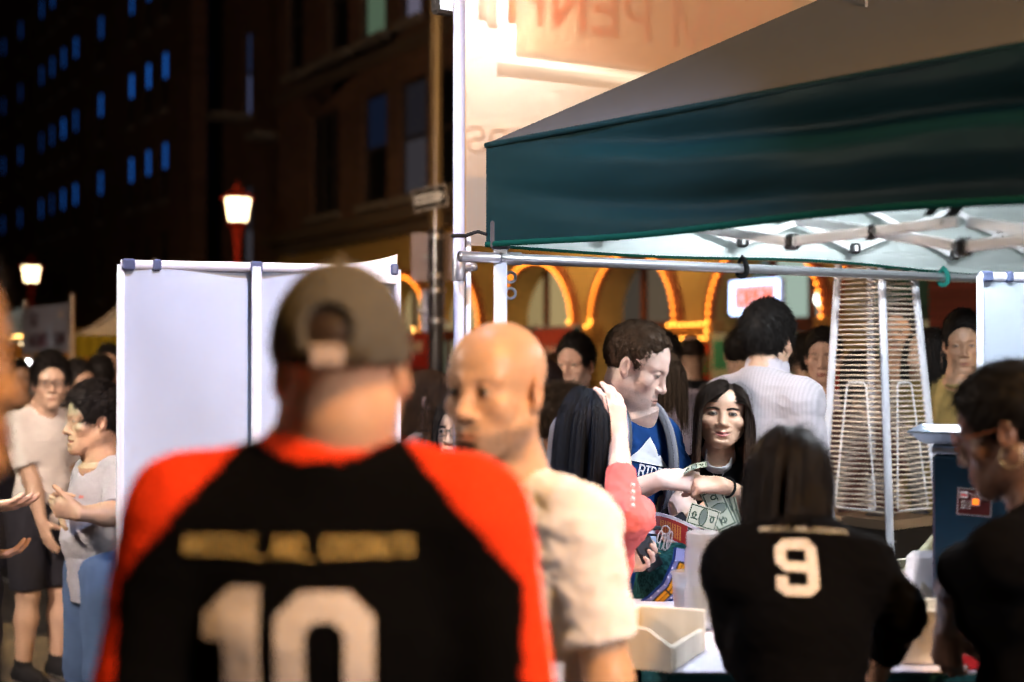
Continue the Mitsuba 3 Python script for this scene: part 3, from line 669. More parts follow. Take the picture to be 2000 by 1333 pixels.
# --- corner building with the restaurant
cb = thing('corner_building', 'brown brick building with dim sash windows above a lit restaurant arcade', 'building')
s0, s1 = S(541) + .02, 12.0; ZB = 4.35                           # the arcade's cornice
w2 = [(S(700) - 1.6, .55), (S(730), .6), (S(805), .6), (S(625), .55), (S(870), .6)]; holes, wins = [], []
for s, w in w2: holes.append(rect(s - w, s + w, 4.75, 7.0)); wins.append((s, w, 4.75, 7.0, 2))
for s, w in [(S(727), .6), (S(801), .45), (S(625), .55), (S(575), .5), (S(660), .55)]: holes.append(rect(s - w, s + w, 8.15, 10.5)); wins.append((s, w, 8.15, 10.5, 3))
part(cb, 'wall', fwall(rect(s0, s1, ZB, 17), holes, -.45, 0), 'm_brick'); part(cb, 'back_wall', fbox(s0, s1, 0, 17, -8, -3.0), 'm_matte', (.025, .02, .018))
for zc in (7.55, 10.9): part(cb, 'cornice', fbox(s0, s1, zc, zc + .22, .002, .16), 'm_matte', (.15, .11, .085))
part(cb, 'arcade_cornice', mb(fbox(s0, s1, ZB - .12, ZB + .1, .0, .42), fbox(s0, s1, ZB - .34, ZB - .122, 0, .2)), 'm_matte', (.12, .09, .07))
E2 = {0: (None, None), 1: ((.004, .007, .018), None), 2: ((.011, .010, .013), (.032, .029, .034)), 3: (None, None), 4: (None, None)}
for i, (s, w, a, b, fl) in enumerate(wins):
    if fl == 2: e = E2[i]
    else: e = {0: ((.34, .40, .40), (.07, .11, .07)), 1: (None, (.11, .10, .14))}.get(i - 5, (None, None))
    window(cb, s - w, s + w, a, b, .16, (.06, .045, .04), up_e=e[0], low_e=e[1])
# the arcade: plaster wall with arched openings, timber glazing behind, strings of lights along the arches
SC = 1.547; ZS = 2.13; arcs = [(-5.0, 1.1), (-2.95, 1.05), (0.0, 1.12), (2.77, 1.02), (5.72, 1.06), (7.9, .78)]; RISE = 1.02
def arch_pts(c, r, n=20, z=ZS, k=1.0): return [(c + r * math.cos(a), z + RISE * k * math.sin(a)) for a in np.linspace(0, math.pi, n)]
opening = []
for c, r in arcs: opening.append([(c - r, .05)] + [(c + r, .05)] + arch_pts(c, r))
part(cb, 'arcade_wall', fwall(rect(s0, s1, 0, ZB - .35), opening, -.55, 0), 'm_plaster')
for c, r in arcs:                                                # archivolt moulding of each arch
    o = arch_pts(c, r + .16, k=1.16) + arch_pts(c, r + .012)[::-1]; part(cb, 'arch_moulding', fwall(o, [], .002, .09), 'm_matte', (.30, .10, .045))
TIMBER = (.12, .035, .018)
for i, (c, r) in enumerate(arcs):
    b = -.5; fr = mb(fbox(c - r, c + r, ZS - .18, ZS + .02, b, b + .16), fbox(c - r, c - r + .1, .05, ZS - .18, b, b + .12), fbox(c + r - .1, c + r, .05, ZS - .18, b, b + .12))
    for q in (-.36, .36): fr = mb(fr, fbox(c + q * r - .05, c + q * r + .05, ZS + .02, ZS + RISE * .93, b, b + .12), fbox(c + q * r - .05, c + q * r + .05, .05, ZS - .18, b, b + .1))
    fr = mb(fr, fbox(c - r, c + r, .05, .5, b, b + .1)); part(cb, 'window_frame', fr, 'm_matte', TIMBER, label='dark red brown timber glazing of an arch')
    cols3 = [(.34, .25, .11), (.42, .31, .14), (.26, .19, .10)] if i < 3 else [(.055, .045, .035), (.10, .075, .05), (.06, .05, .04)] if i == 3 else [(.10, .14, .13), (.38, .5, .42), (.3, .42, .34)]
    edges = [-1, -.36, .36, 1]
    for q in range(3):
        a, e = c + edges[q] * r + .05, c + edges[q + 1] * r - .05
        top = [(x, ZS + RISE * math.sqrt(max(0, 1 - ((x - c) / r) ** 2)) - .02) for x in np.linspace(e, a, 8)]
        lamp(newkey(cb + '__arch_pane'), fwall([(a, ZS + .02), (e, ZS + .02)] + top, [], b + .03, b + .05), np.array(cols3[q]) * .9, .0)
        g = [(.24, .33, .18), (.40, .46, .30), (.2, .3, .22)][(q + i) % 3]
        lamp(newkey(cb + '__shop_pane'), fwall(rect(a, e, .5, ZS - .19), [], b + .03, b + .05), np.array(g) * V(1.1, .9, .8) * (.7 if i > 3 else .5), .0)
# pillar faces
for (c0, r0), (c1, r1) in zip(arcs[:-1], arcs[1:]):
    a, b = c0 + r0, c1 - r1
    if b - a < .3: continue
    part(cb, 'pillar_capital', mb(fbox(a - .06, b + .06, ZS - .16, ZS - .02, -.1, .12), fbox(a - .03, b + .03, ZS - .3, ZS - .165, -.1, .07)), 'm_matte', (.40, .2, .06))
    red = c0 > 2; part(cb, 'pillar_panel', fbox(a + .02, b - .02, .3, ZS - .31, .002, .05, .01), 'm_matte', (.36, .035, .018) if red else (.30, .17, .05), label='red pillar panel with green round emblems' if red and c0 < 5 else None)
    if red and c0 < 5:
        for jz in range(3):
            for jx in (-.25, .25):
                cc = ((a + b) / 2 + jx * (b - a), 1.55 - .42 * jz); ring = lambda r: [(cc[0] + r * math.cos(q), cc[1] + r * math.sin(q)) for q in np.linspace(0, 2 * math.pi, 20, endpoint=False)]
                part(cb, 'emblem', mb(fwall(ring(.16), [ring(.125)], .052, .066), fwall(ring(.07), [], .052, .066), *[fbox(cc[0] - .1, cc[0] + .1, cc[1] + q - .012, cc[1] + q + .012, .0525, .064) for q in (-.085, .085)]), 'm_matte', (.03, .16, .07))
# strings of warm bulbs that follow each arch
def bulbs(pts, key, kk, col):
    L = np.r_[0, np.cumsum(np.linalg.norm(np.diff(pts, axis=0), axis=1))]; n = max(2, int(L[-1] / .10)); q = np.linspace(0, L[-1], n)
    P = np.stack([np.interp(q, L, pts[:, i]) for i in range(3)], 1); lamp(key + '__bulbs', mb(*[ball(p, .018, 1) for p in P]), np.array(col) * kk * 1.7, .05)
    labels[key + '__bulbs'] = {'kind': 'stuff'}; part(key, 'cable', tube(pts - V(FN[0], FN[1], 0) * .02, .008, 5), 'm_matte', (.02, .02, .02))
names = ['second arch left of the thin tent post', 'arch just behind the tall banner pole', 'leftmost arch between the tent posts', 'middle arch behind the man in blue', 'arch around the open sign', 'narrow arch behind the patio heater']
for i, (c, r) in enumerate(arcs):
    k = thing('string_lights', f'string of small orange bulbs round the {names[i]}', 'string lights', 'orange string lights on the arcade')
    pts = np.array([fac(x, z, .11) for x, z in arch_pts(c, r + .05, 40, k=1.04)]); bulbs(pts, k, 6.5 if i != 2 else 8, (1, .25, .022))
k = thing('string_lights', 'short bright band of orange bulbs across the capital of the red pillar', 'string lights', 'orange string lights on the arcade')
a, b = arcs[3][0] + arcs[3][1], arcs[4][0] - arcs[4][1]; bulbs(np.array([fac(a, ZS - .05, .16), fac(b, ZS - .05, .16), fac(b, ZS - .24, .17), fac(a, ZS - .24, .17)]), k, 7, (1, .34, .04))
k = thing('string_lights', 'short bright loop of orange bulbs between the two left arches', 'string lights', 'orange string lights on the arcade')
a, b = arcs[2][0] + arcs[2][1], arcs[3][0] - arcs[3][1]; bulbs(np.array([fac(a, ZS + .05, .12), fac((a + b) / 2 - .15, ZS - .06, .14), fac((a + b) / 2 + .15, ZS - .06, .14), fac(b, ZS + .05, .12)]), k, 9, (1, .36, .04))
for i, (px, py) in enumerate([(880, 560), (838, 661), (833, 645), (985, 680)]):
    k = thing('bulb_lamp', ['round orange bulb right of the street pole', 'pale bulb low beside the red poster at the street pole', 'orange bulb low left of the street pole', 'orange bulb beside the white poster under the arcade'][i], 'lamp', 'single bulbs at the arcade'); s = S(px)
    lamp(k + '__bulb', ball(fac(s, Z(px, py), .3), .05, 2), V(1, .45, .1) * 5 if i != 1 else V(1, .7, .5) * 5, .02); part(k, 'socket', cyl(fac(s, Z(px, py) + .05, .3), fac(s, Z(px, py) + .13, .3), .025), 'm_matte', (.03, .03, .03)); part(k, 'bracket', beam(fac(s, Z(px, py) + .12, .3), fac(s, Z(px, py) + .12, 0), .02, .02), 'm_matte', (.03, .03, .03))
# brick pier and green shop front at the right end
pr = thing('brick_pier', 'dark red brick pier left of the white panel at the right edge', 'pier')
sP = S(1905); part(pr, 'shaft', fbox(sP - .25, sP + .9, 0, ZB - .36, .002, .42), 'm_matte', (.10, .028, .022))
for i in range(24):
    z = 1.3 + i * .095; part(pr, 'brick_course', fbox(sP - .256, sP + .906, z, z + .078, .003, .428), 'm_matte', V(.15, .035, .028) * (.8 + .4 * ((i * 37) % 10) / 10))
gs = thing('shop_front', 'dark green timber shop front behind the patio heater', 'shop front')
sg = (S(1745), S(1850)); part(gs, 'fascia', fbox(sg[0], sg[1], 2.2, 2.75, .004, .2), 'm_matte', (.03, .10, .085)); part(gs, 'door_frame', mb(fbox(sg[0], sg[0] + .12, .02, 2.2, .004, .16), fbox(sg[1] - .12, sg[1], .02, 2.2, .004, .16), fbox(sg[0] + .12, sg[1] - .12, 2.05, 2.199, .004, .15)), 'm_matte', (.025, .07, .06))
lamp(gs + '__door_pane', fbox(sg[0] + .13, sg[1] - .13, .05, 2.04, .004, .03), (.16, .13, .07), 0)
# neon sign
ns = thing('open_sign', 'glowing neon sign reading OPEN with blue border in an arcade window', 'neon sign')
so = S(1495); zo = Z(1495, 581); part(ns, 'backing', fbox(so - .52, so + .52, zo - .22, zo + .22, .12, .15), 'm_matte', (.3, .3, .35))
NM = FM @ frame((so, zo, SGN * .165), x=(SGN, 0, 0) if SGN > 0 else (1, 0, 0), y=(0, 1, 0))
rr = [(-.45, -.19), (.45, -.19), (.45, .19), (-.45, .19), (-.45, -.19)]
lamp(ns + '__border_tube', tube([tp(NM, V(x, y, .02)) for x, y in rr], .03, 8), V(.45, .6, 1.0) * 6, .05)
lamp(ns + '__lettering', text('OPEN', .22, .03, True, NM, .70), V(1.0, .20, .13) * 1.5, .05)
lamp(newkey(ns + '__light_panel'), fbox(so - .46, so + .46, zo - .2, zo + .2, .151, .16), V(.95, .72, .85) * 1.15, 0)
lw = thing('ceiling_lamp', 'round white lamp shining inside the shop window right of the neon sign', 'lamp'); lamp(lw + '__globe', ball(fac(S(1565), Z(1565, 583), -.35), .1), V(.9, 1, .85) * 6, .02); part(lw, 'stem', cyl(fac(S(1565), Z(1565, 583) + .09, -.35), fac(S(1565), ZS + 1.3, -.35), .012), 'm_matte', (.1, .1, .1))
# posters and banners along the arcade
def poster(label, px0, px1, z0, z1, off, bands, words=(), cat='banner'):
    k = thing('banner', label, cat); a, b = S(px0), S(px1)
    part(k, 'panel', fbox(a, b, z0, z1, off, off + .02), 'm_matte', bands[0])
    for f0, f1, g0, g1, col in bands[1:]: part(k, 'field', fbox(a + (b - a) * f0, a + (b - a) * f1, z0 + (z1 - z0) * g0, z0 + (z1 - z0) * g1, off + .02, off + .024), 'm_matte', col)
    for w, f, g, h, wd, col in words:
        part(k, 'lettering', text(w, h, .006, True, FM @ frame((a + (b - a) * f, z0 + (z1 - z0) * g, SGN * (off + .026)), x=(1, 0, 0), y=(0, 1, 0)), wd), 'm_matte', col)
    for x in (a, b): part(k, 'post', fbox(x - .02, x + .02, 0, z1 + .03, off - .03, off), 'm_metal', (.3, .3, .3))
poster('white banner with a thin red stripe leaning behind the bald man', 1000, 1128, .7, Z(1064, 648), .9, [(.62, .58, .62), (.0, 1, .84, .9, (.6, .12, .1)), (.08, .9, .45, .48, (.4, .4, .45))])
poster('red over dark teal banner with white lettering left of the man in blue', 1142, 1235, .55, Z(1180, 638), .9, [(.02, .06, .08), (0, .84, .56, .97, (.55, .09, .07)), (0, 1, .98, 1.0, (.5, .5, .6))], [('AARP', .42, .74, .2, .6, (.8, .75, .75)), ('PA', .5, .36, .34, .6, (.62, .60, .55))])
poster('small red poster with white lettering behind the street pole', 832, 885, .9, Z(850, 652), .5, [(.42, .03, .03), (0, 1, .0, .45, (.05, .04, .05))], [('AARP', .5, .78, .2, .8, (.8, .75, .75))])
poster('narrow pale green poster left of the red pillar', 1290, 1318, 1.0, 1.95, .1, [(.55, .62, .45)], cat='poster')
poster('green and white poster right of the red pillar', 1402, 1440, 1.0, 1.95, .1, [(.45, .5, .42), (.15, .85, .5, .9, (.05, .3, .18)), (.1, .5, .1, .35, (.6, .1, .1))], cat='poster')
# ---------------------------------------------------------------- street furniture
def lantern(label, p, w, h, pole_r):
    k = thing('street_lamp', label, 'street lamp', None); x, y, z = p
    lamp(k + '__glass', lathe([(0.001, z), (w * .36, z), (w * .5, z + h), (.001, z + h)], 8, (x, y, 0)), WARM * V(1, 1.0, .95) * 7.0, .15)
    for a in np.arange(4) * math.pi / 2 + .6: part(k, 'frame_bar', beam((x + w * .37 * math.cos(a), y + w * .37 * math.sin(a), z), (x + w * .51 * math.cos(a), y + w * .51 * math.sin(a), z + h), .022, .022), 'm_matte', (.25, .03, .015))
    part(k, 'roof', lathe([(w * .62, z + h), (w * .64, z + h + .03), (w * .42, z + h + .1), (w * .18, z + h + .17), (.03, z + h + .27), (.001, z + h + .33)], 8, (x, y, 0)), 'm_matte', (.32, .03, .015))
    part(k, 'post', lathe([(pole_r * 2.2, 0), (pole_r * 2.2, .5), (pole_r * 1.2, .7), (pole_r, z - .5), (pole_r * 1.6, z - .14), (w * .4, z - .02), (w * .4, z)], 16, (x, y, 0)), 'm_matte', (.42, .025, .012))
lantern('lit street lamp on a red post with a small pagoda roof above the white panel', at(463, 433, 25), .46, .4, .055)
lantern('far lit street lamp above the market stalls at the left edge', at(60, 551, 36), .45, .38, .055)
sp = thing('street_pole', 'brown street pole with a one way sign behind the tall banner pole', 'pole'); DP = 10.0; q = DP / 18
X, Y = at(852, 700, DP)[:2]; zc = EYE + 1.63 * q; part(sp, 'lower_shaft', lathe([(.105 * q, 0), (.1 * q, 1.2), (.095 * q, zc)], 20, (X, Y, 0)), 'm_gloss', (.035, .03, .03)); part(sp, 'shaft', lathe([(.08 * q, zc), (.072 * q, 5.2)], 20, (X, Y, 0)), 'm_gloss', (.20, .125, .05))
for y in (463, 540, 567, 627): z = at(850, y, DP)[2]; part(sp, 'band', lathe([(.098 * q, z - .018), (.11 * q, z - .014), (.11 * q, z + .014), (.098 * q, z + .018)], 20, (X, Y, 0)), 'm_metal', (.75, .7, .68))
OM = frame(at(839, 387, DP - .07), x=unit(V(.86, -.3, .16)), z=unit(V(-.33, -.94, .0))); OM[:3, :3] *= q * 1.04
ow = thing('one_way_sign', 'white arrow one way sign on the brown street pole', 'sign'); part(ow, 'plate', box(.46, .27, .02, (0, 0, 0), OM, .008), 'm_matte', (.62, .56, .50)); part(ow, 'field', box(.42, .23, .004, (0, 0, .012), OM), 'm_matte', (.012, .012, .012))
part(ow, 'arrow', poly([(-.19, -.062), (.1, -.062), (.1, -.1), (.205, 0), (.1, .1), (.1, .062), (-.19, .062)], .004, OM @ frame((0, 0, .0145), x=(1, 0, 0), y=(0, 1, 0))), 'm_matte', (.88, .84, .78)); part(ow, 'lettering', text('ONE WAY', .06, .003, True, OM @ frame((-.05, 0, .019), x=(1, 0, 0), y=(0, 1, 0)), .24), 'm_matte', (.02, .02, .02))
for lab, x0, x1, y0, y1, col in (('large plain grey sign back on the street pole', 803, 886, 455, 550, (.42, .34, .34)), ('small bluish sign low on the street pole', 823, 847, 566, 650, (.50, .50, .64))):
    k = thing('street_sign', lab, 'sign'); a, b = at(x0, y1, DP + .09), at(x1, y0, DP + .09); c = (a + b) / 2; part(k, 'plate', box(b[0] - a[0], .010, b[2] - a[2], c, None, .003), 'm_matte', col); part(k, 'clamp', box(.13, .06, .025, (c[0], c[1] - .03, c[2])), 'm_metal', (.4, .4, .4))
# ---------------------------------------------------------------- stalls down the street at the left
def fl(v): return V(*v)
tn = thing('market_tent', 'white peaked market tent with a yellow valance left of the white panel', 'tent')
A = at(142, 655, 12.5); B = at(330, 655, 11.6); PK = at(300, 505, 13.2); z1, z0 = A[2], A[2] - .17
Cc = A + (B - A) + V(.5, 2.4, 0); Dd = A + V(.5, 2.4, 0)
def slope(a, b, pk):
    def f(u, v): 
        e = a + (b - a) * u[:, None]; p = e + (pk - e) * v[:, None]; p[:, 2] -= .16 * np.sin(v * math.pi) * (1 - .3 * u); return p
    return sheet(f, 10, 12, .006)
for a, b in ((A, B), (B, Cc), (Cc, Dd), (Dd, A)):
    part(tn, 'roof_panel', slope(a, b, PK), 'm_sheet', (.72, .66, .6), True)
    part(tn, 'valance', sheet(lambda u, v, a=a, b=b: (a + (b - a) * u[:, None]) + np.stack([0 * u, .012 * np.sin(u * 50), -.19 * v], 1), 40, 5, .004), 'm_cloth', (.46, .30, .02), True, label='yellow valance of the white tent')
for a in (A, B, Cc, Dd): part(tn, 'leg', beam((a[0], a[1], 0), a, .045, .045), 'm_matte', (.6, .45, .3))
part(tn, 'side_curtain', sheet(lambda u, v: (Dd + (Cc - Dd) * u[:, None]) + np.stack([0 * u, .05 * np.sin(u * 40), -1.75 * v + .15], 1), 50, 6, .005), 'm_cloth', (.22, .012, .02), True, label='dark red back curtain of the tent')
lamp(tn + '__lamp', ball(A + (B - A) * .4 + V(.2, 1.0, .12), .05), V(1, .85, .6) * 45, .3)
sb = thing('stall_sign', 'dim white menu board with dark lettering on two poles left of the white tent', 'sign board')
a, b = at(48, 695, 14.2), at(140, 585, 12.8); BM = frame(V(a[0], a[1], 0), x=unit(V(b[0] - a[0], b[1] - a[1], 0)), z=V(0, 0, 1)); BW = np.linalg.norm((b - a)[:2])
zb, zt = EYE + .05, EYE + .50; BMv = frame(V(a[0], a[1], 0), x=BM[:3, 0], y=V(0, 0, 1)); 
part(sb, 'board', box(BW, zt - zb, .03, (BW / 2, (zb + zt) / 2, 0), BMv), 'm_matte', (.32, .28, .31))
for w, x, y, h, wd in (('SU', .24, .72, .14, .13), ('MOMO', .36, .27, .13, .28), ('RAW', .8, .27, .13, .14)): part(sb, 'lettering', text(w, h, .004, True, BMv @ frame((BW * x, zb + (zt - zb) * y, .016), x=(1, 0, 0), y=(0, 1, 0)), BW * wd * 1.5), 'm_matte', (.05, .008, .012))
part(sb, 'fish_emblem', poly([(.06 * math.cos(t) * (1 + .3 * math.cos(2 * t)), .035 * math.sin(t)) for t in np.linspace(0, 6.28, 20)][:-1], .004, BMv @ frame((BW * .82, zb + (zt - zb) * .78, .016), x=(1, .3, 0), y=(-.3, 1, 0))), 'm_matte', (.55, .4, .3))
for x in (0, BW): part(sb, 'pole', cyl(tp(BMv, V(x, 0, 0)), tp(BMv, V(x, zt + .08, 0)), .022), 'm_metal', (.5, .35, .25))
lamp(sb + '__lamp', ball(tp(BMv, V(BW * .55, zb - .1, .2)), .035), V(.75, 1, 1) * 45, .2)
bt = thing('market_tent', 'dark blue tent with a pale lit edge at the far left edge of the picture', 'tent')
a, b = at(-60, 640, 16), at(62, 664, 15); part(bt, 'roof_panel', sheet(lambda u, v: (a + (b - a) * u[:, None]) + np.stack([0 * u, 1.5 * v, .26 * v + .03 * np.sin(u * 9)], 1), 14, 6, .005), 'm_vinyl', (.02, .04, .10), True)
part(bt, 'roof_edge', tube([a, at(22, 667, 15.2), b], .035, 6), 'm_matte', (.75, .6, .45)); lamp(bt + '__lamp_strip', beam(a + V(0, .1, -.06), b + V(0, .1, -.06), .03, .03), WARM * 9, .1)
for q in (a, b): part(bt, 'leg', beam((q[0], q[1], 0), q, .04, .04), 'm_matte', (.3, .3, .3))
cl = [(.9, .95, 1), (1, .45, .08), (1, .25, .15), (1, .6, .1), (.7, .85, 1), (1, .3, .2), (.95, 1, .95), (.6, .7, 1), (.35, .12, .9), (1, .2, .05)]
for i, (px, py, c, w) in enumerate([(188, 699, 0, 2), (172, 707, 3, 1), (155, 707, 4, 1), (185, 706, 2, 1.3), (200, 704, 5, 1), (206, 713, 4, .8), (164, 719, 2, 1.2), (190, 722, 6, 1.1), (176, 727, 0, 1.3), (178, 738, 8, 1.2), (218, 748, 9, 1), (98, 697, 4, 1.8), (128, 702, 5, 1.5)]):
    k = thing('stall_lamp', ['white', 'orange', 'pale blue', 'red', 'pink', 'small blue', 'low red', 'low white', 'lowest white', 'violet', 'dim orange', 'bright white', 'red edged'][i] + ' glowing lamp in the row of stall lights ' + ('under the yellow valance' if px > 140 else 'under the menu board'), 'lamp', 'lamps of the far stalls')
    q = at(px, py, 19); lamp(k + '__globe', ball(q, .048 * w, 2), np.array(cl[c]) * 5.5, .01); part(k, 'cord', cyl(q, q + V(0, 0, .35), .006, 5), 'm_matte', (.02, .02, .02))
fs = thing('food_stall', 'far wooden food stall with amber lit shelves at the left edge', 'stall')
c = at(60, 725, 18); part(fs, 'counter', box(1.6, .7, 1.0, (c[0], c[1], .5)), 'm_matte', (.25, .12, .05)); part(fs, 'roof', box(1.8, 1.2, .06, (c[0], c[1], 1.95)), 'm_matte', (.3, .18, .06)); part(fs, 'back_wall', box(1.6, .05, .9, (c[0], c[1] + .5, 1.47)), 'm_matte', (.45, .25, .08))
for x in (-.75, .75): part(fs, 'post', box(.07, .07, 1.92, (c[0] + x, c[1] - .5, .96)), 'm_matte', (.1, .2, .25))
for i in range(4): part(fs, 'shelf_crate', box(.3, .25, .22, (c[0] - .55 + .37 * i, c[1] + .3, 1.12), None, .01), 'm_matte', (.5, .3, .1))
lamp(fs + '__lamp', beam((c[0] - .6, c[1] - .2, 1.9), (c[0] + .6, c[1] - .2, 1.9), .03, .03), SODIUM * 12, .1)
# ================================================================ our stall: the dark green tent
TC = [V(-.08, 4.4), V(1.576, 1.898), V(4.078, 3.554), V(2.422, 6.056)]; TZ0, TZ1, PEAK = 1.972, 2.285, V(2.0, 3.977, 3.12)
tent = thing('canopy_tent', 'large dark green pop up canopy tent over the food stall at the right', 'tent')
TEAL = (.003, .020, .024)
CZ = [0, -.075, -.09, -.01]
def ez(a, b, u): i = [j for j in range(4) if TC[j] is a][0]; return CZ[i] + (CZ[(i + 1) % 4] - CZ[i]) * u
def roof(a, b, dz, sag):
    def f(u, v):
        e = V(*a, TZ1) + (V(*b, TZ1) - V(*a, TZ1)) * u[:, None]; p = e + (PEAK - e) * (v * .995)[:, None]
        p[:, 2] += ez(a, b, u) * (1 - v) + dz - sag * np.sin(np.pi * v) * np.sin(np.pi * u); return p
    return f
def valance(a, b, off, phase):
    n = unit(V(b[1] - a[1], a[0] - b[0], 0))
    def f(u, v):
        p = V(*a, TZ1) + (V(*b, TZ1) - V(*a, TZ1)) * u[:, None]; L = np.linalg.norm(np.asarray(b) - a)
        q = v - .75 * u - .12 * np.sin(u * 5 + phase); wave = .026 * np.sin(q * 10.5 + phase) + .006 * np.sin(q * 23 + 2.5 * u + 1.7 * phase) + .006 * np.sin(u * 31 + v * 6) + .013 * (meshkit.fbm(np.stack([u * 9, q * 5, 0 * u + phase], 1), 3, 2) - .5)
        p = p + n * (np.sin(np.pi * np.clip(u, 0, 1)) * wave * np.sin(np.pi * np.clip(v * .9 + .07, 0, 1)) + off)[:, None]
        p[:, 2] += ez(a, b, u) - (TZ1 - TZ0) * v - .012 * np.sin(u * 9 + phase) * v * np.sin(np.pi * u) ; return p
    return f
for i in range(4):
    a, b = TC[i], TC[(i + 1) % 4]
    part(tent, 'roof_panel', sheet(roof(a, b, 0, .10), 26, 20, .002), 'm_sheet', (.085, .088, .09), True)
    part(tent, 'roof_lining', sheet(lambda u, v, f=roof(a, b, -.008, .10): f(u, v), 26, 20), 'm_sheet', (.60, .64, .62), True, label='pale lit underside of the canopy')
    part(tent, 'valance', sheet(valance(a, b, 0.0, i * 2.1), 90, 26), 'm_vinyl', TEAL, True, label='dark green creased valance')
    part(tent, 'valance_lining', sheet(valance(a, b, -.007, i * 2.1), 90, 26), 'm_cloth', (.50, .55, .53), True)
    part(tent, 'seam', tube(roof(a, b, 0, .10)(np.linspace(0, 1, 60), np.zeros(60)) + V(0, 0, -.006), .008, 8, flat=1.2), 'm_vinyl', TEAL, True)
    n = unit(V(b[1] - a[1], a[0] - b[0], 0)); hem = valance(a, b, 0, i * 2.1)(np.linspace(0, 1, 60), np.full(60, 1.0)); part(tent, 'hem', tube(hem, .006, 6, flat=1.6), 'm_cloth', (.004, .045, .036), True)
for i, c in enumerate(TC):
    q = unit(V(PEAK[0] - c[0], PEAK[1] - c[1])) * .045; x, y = c + q
    if i == 1: continue
    part(tent, 'leg', box(.042, .042, 2.2, (x, y, 1.1), None, .004), 'm_gloss', (.62, .63, .66)); part(tent, 'leg_bracket', box(.062, .062, .09, (x, y, 2.0), None, .008), 'm_matte', (.05, .05, .055)); part(tent, 'foot', box(.1, .1, .012, (x, y, .006), None, .004), 'm_metal', (.4, .4, .42))
def on_edge(i, t, z, inset=.07):
    a, b = TC[i], TC[(i + 1) % 4]; d = unit(b - a); n = V(-d[1], d[0]); n = n if n @ (V(PEAK[0], PEAK[1]) - a) > 0 else -n; p = a + d * t + n * inset; return V(p[0], p[1], z)
def truss(i, ts, zl, zt, slope):
    zz = lambda t, z: z + slope * (t - ts[0])
    for t, t2 in zip(ts[:-1], ts[1:]):
        for ta, za, tb, zb, ins in ((t, zl, t2, zt, .06), (t2, zl, t, zt, .085)):
            part(tent, 'truss_bar', beam(on_edge(i, ta, zz(ta, za), ins), on_edge(i, tb, zz(tb, zb), ins), .012, .024, (0, 0, 1), .003), 'm_gloss', (.86, .87, .87))
        tm = (t + t2) / 2; c = on_edge(i, tm, zz(tm, (zl + zt) / 2), .070); part(tent, 'truss_joint', box(.022, .05, .034, c, None, .006), 'm_gloss', (.012, .012, .012)); part(tent, 'joint_pin', cyl(c + V(0, -.024, 0), c + V(0, -.032, 0), .008, 10), 'm_metal', (.8, .8, .8))
    for t in ts:
        c = on_edge(i, t, zz(t, zl), .072); part(tent, 'truss_joint', box(.036, .05, .038, c, None, .008), 'm_gloss', (.012, .012, .012)); part(tent, 'joint_pin', box(.012, .012, .026, c + V(0, -.026, 0), None, .003), 'm_metal', (.8, .8, .8))
truss(0, (1.25, 1.75, 2.25, 2.75), 1.898, 1.952, -.09)
part(tent, 'truss_bar', beam(on_edge(0, 1.25, 1.898, .06), on_edge(0, .75, 1.985, .085), .012, .024, (0, 0, 1), .003), 'm_gloss', (.86, .87, .87)); part(tent, 'truss_bar', beam(on_edge(0, .75, 1.99, .085), on_edge(0, .05, 2.05, .06), .012, .024, (0, 0, 1), .003), 'm_gloss', (.86, .87, .87))
truss(3, (.35, .90, 1.45, 2.0, 2.55), 2.02, 2.2, 0)
st = on_edge(0, 1.72, 1.96, .07)
part(tent, 'strap', sheet(lambda u, v: st + np.stack([.012 * (u - .5) * 2 + .012 * np.sin(v * 4), -.02 - .02 * np.sin(v * 5), .03 - .085 * v], 1), 4, 12, .002), 'm_cloth', (.012, .012, .012), True, label='black strap hanging from the truss')
part(tent, 'strap', sheet(lambda u, v: st + V(-.022, -.02, .0) + np.stack([.01 * (u - .5) * 2 - .03 * v * v, -.01 * np.sin(v * 5), .03 - .07 * v], 1), 4, 12, .002), 'm_cloth', (.02, .02, .02), True)
l2 = thing('tube_light', 'added unseen tube light brightening the truss from the right front tent corner', 'lamp')  # helper outside the view, added to whiten the truss bars
lamp(l2 + '__tube', cyl((1.95, 2.75, 2.16), (2.25, 2.95, 2.16), .018, 10), LED * K_TUBE2, 1.0); part(l2, 'bracket', cyl((2.1, 2.85, 2.18), (2.1, 2.85, 2.5), .006, 6), 'm_matte', (.2, .2, .2))
l4 = thing('tube_light', 'added unseen warm tube light brightening the crowd from beyond the right panel', 'lamp'); lamp(l4 + '__tube', cyl((3.1, 5.3, 2.12), (3.1, 5.9, 2.12), .018, 10), V(1.0, .82, .62) * 420, .8); part(l4, 'post', cyl((3.1, 5.6, 0), (3.1, 5.6, 2.09), .02), 'm_matte', (.1, .1, .1))  # helper outside the view, added to brighten the people at the back
lt = thing('tube_light', 'cool white work light tube under the tent roof', 'lamp')
lamp(lt + '__tube', cyl((.95, 4.0, 2.30), (1.75, 4.0, 2.30), .018, 10), LED * K_TUBE, 3.0)
part(lt, 'end_cap', mb(cyl((.93, 4.0, 2.30), (.95, 4.0, 2.30), .022), ), 'm_matte', (.3, .3, .3)); part(lt, 'end_cap', cyl((1.75, 4.0, 2.30), (1.77, 4.0, 2.30), .022), 'm_matte', (.3, .3, .3)); part(lt, 'hanger', mb(cyl((1.0, 4.0, 2.32), (1.0, 4.0, 2.75), .004, 6), cyl((1.7, 4.0, 2.32), (1.7, 4.0, 2.9), .004, 6)), 'm_matte', (.2, .2, .2))
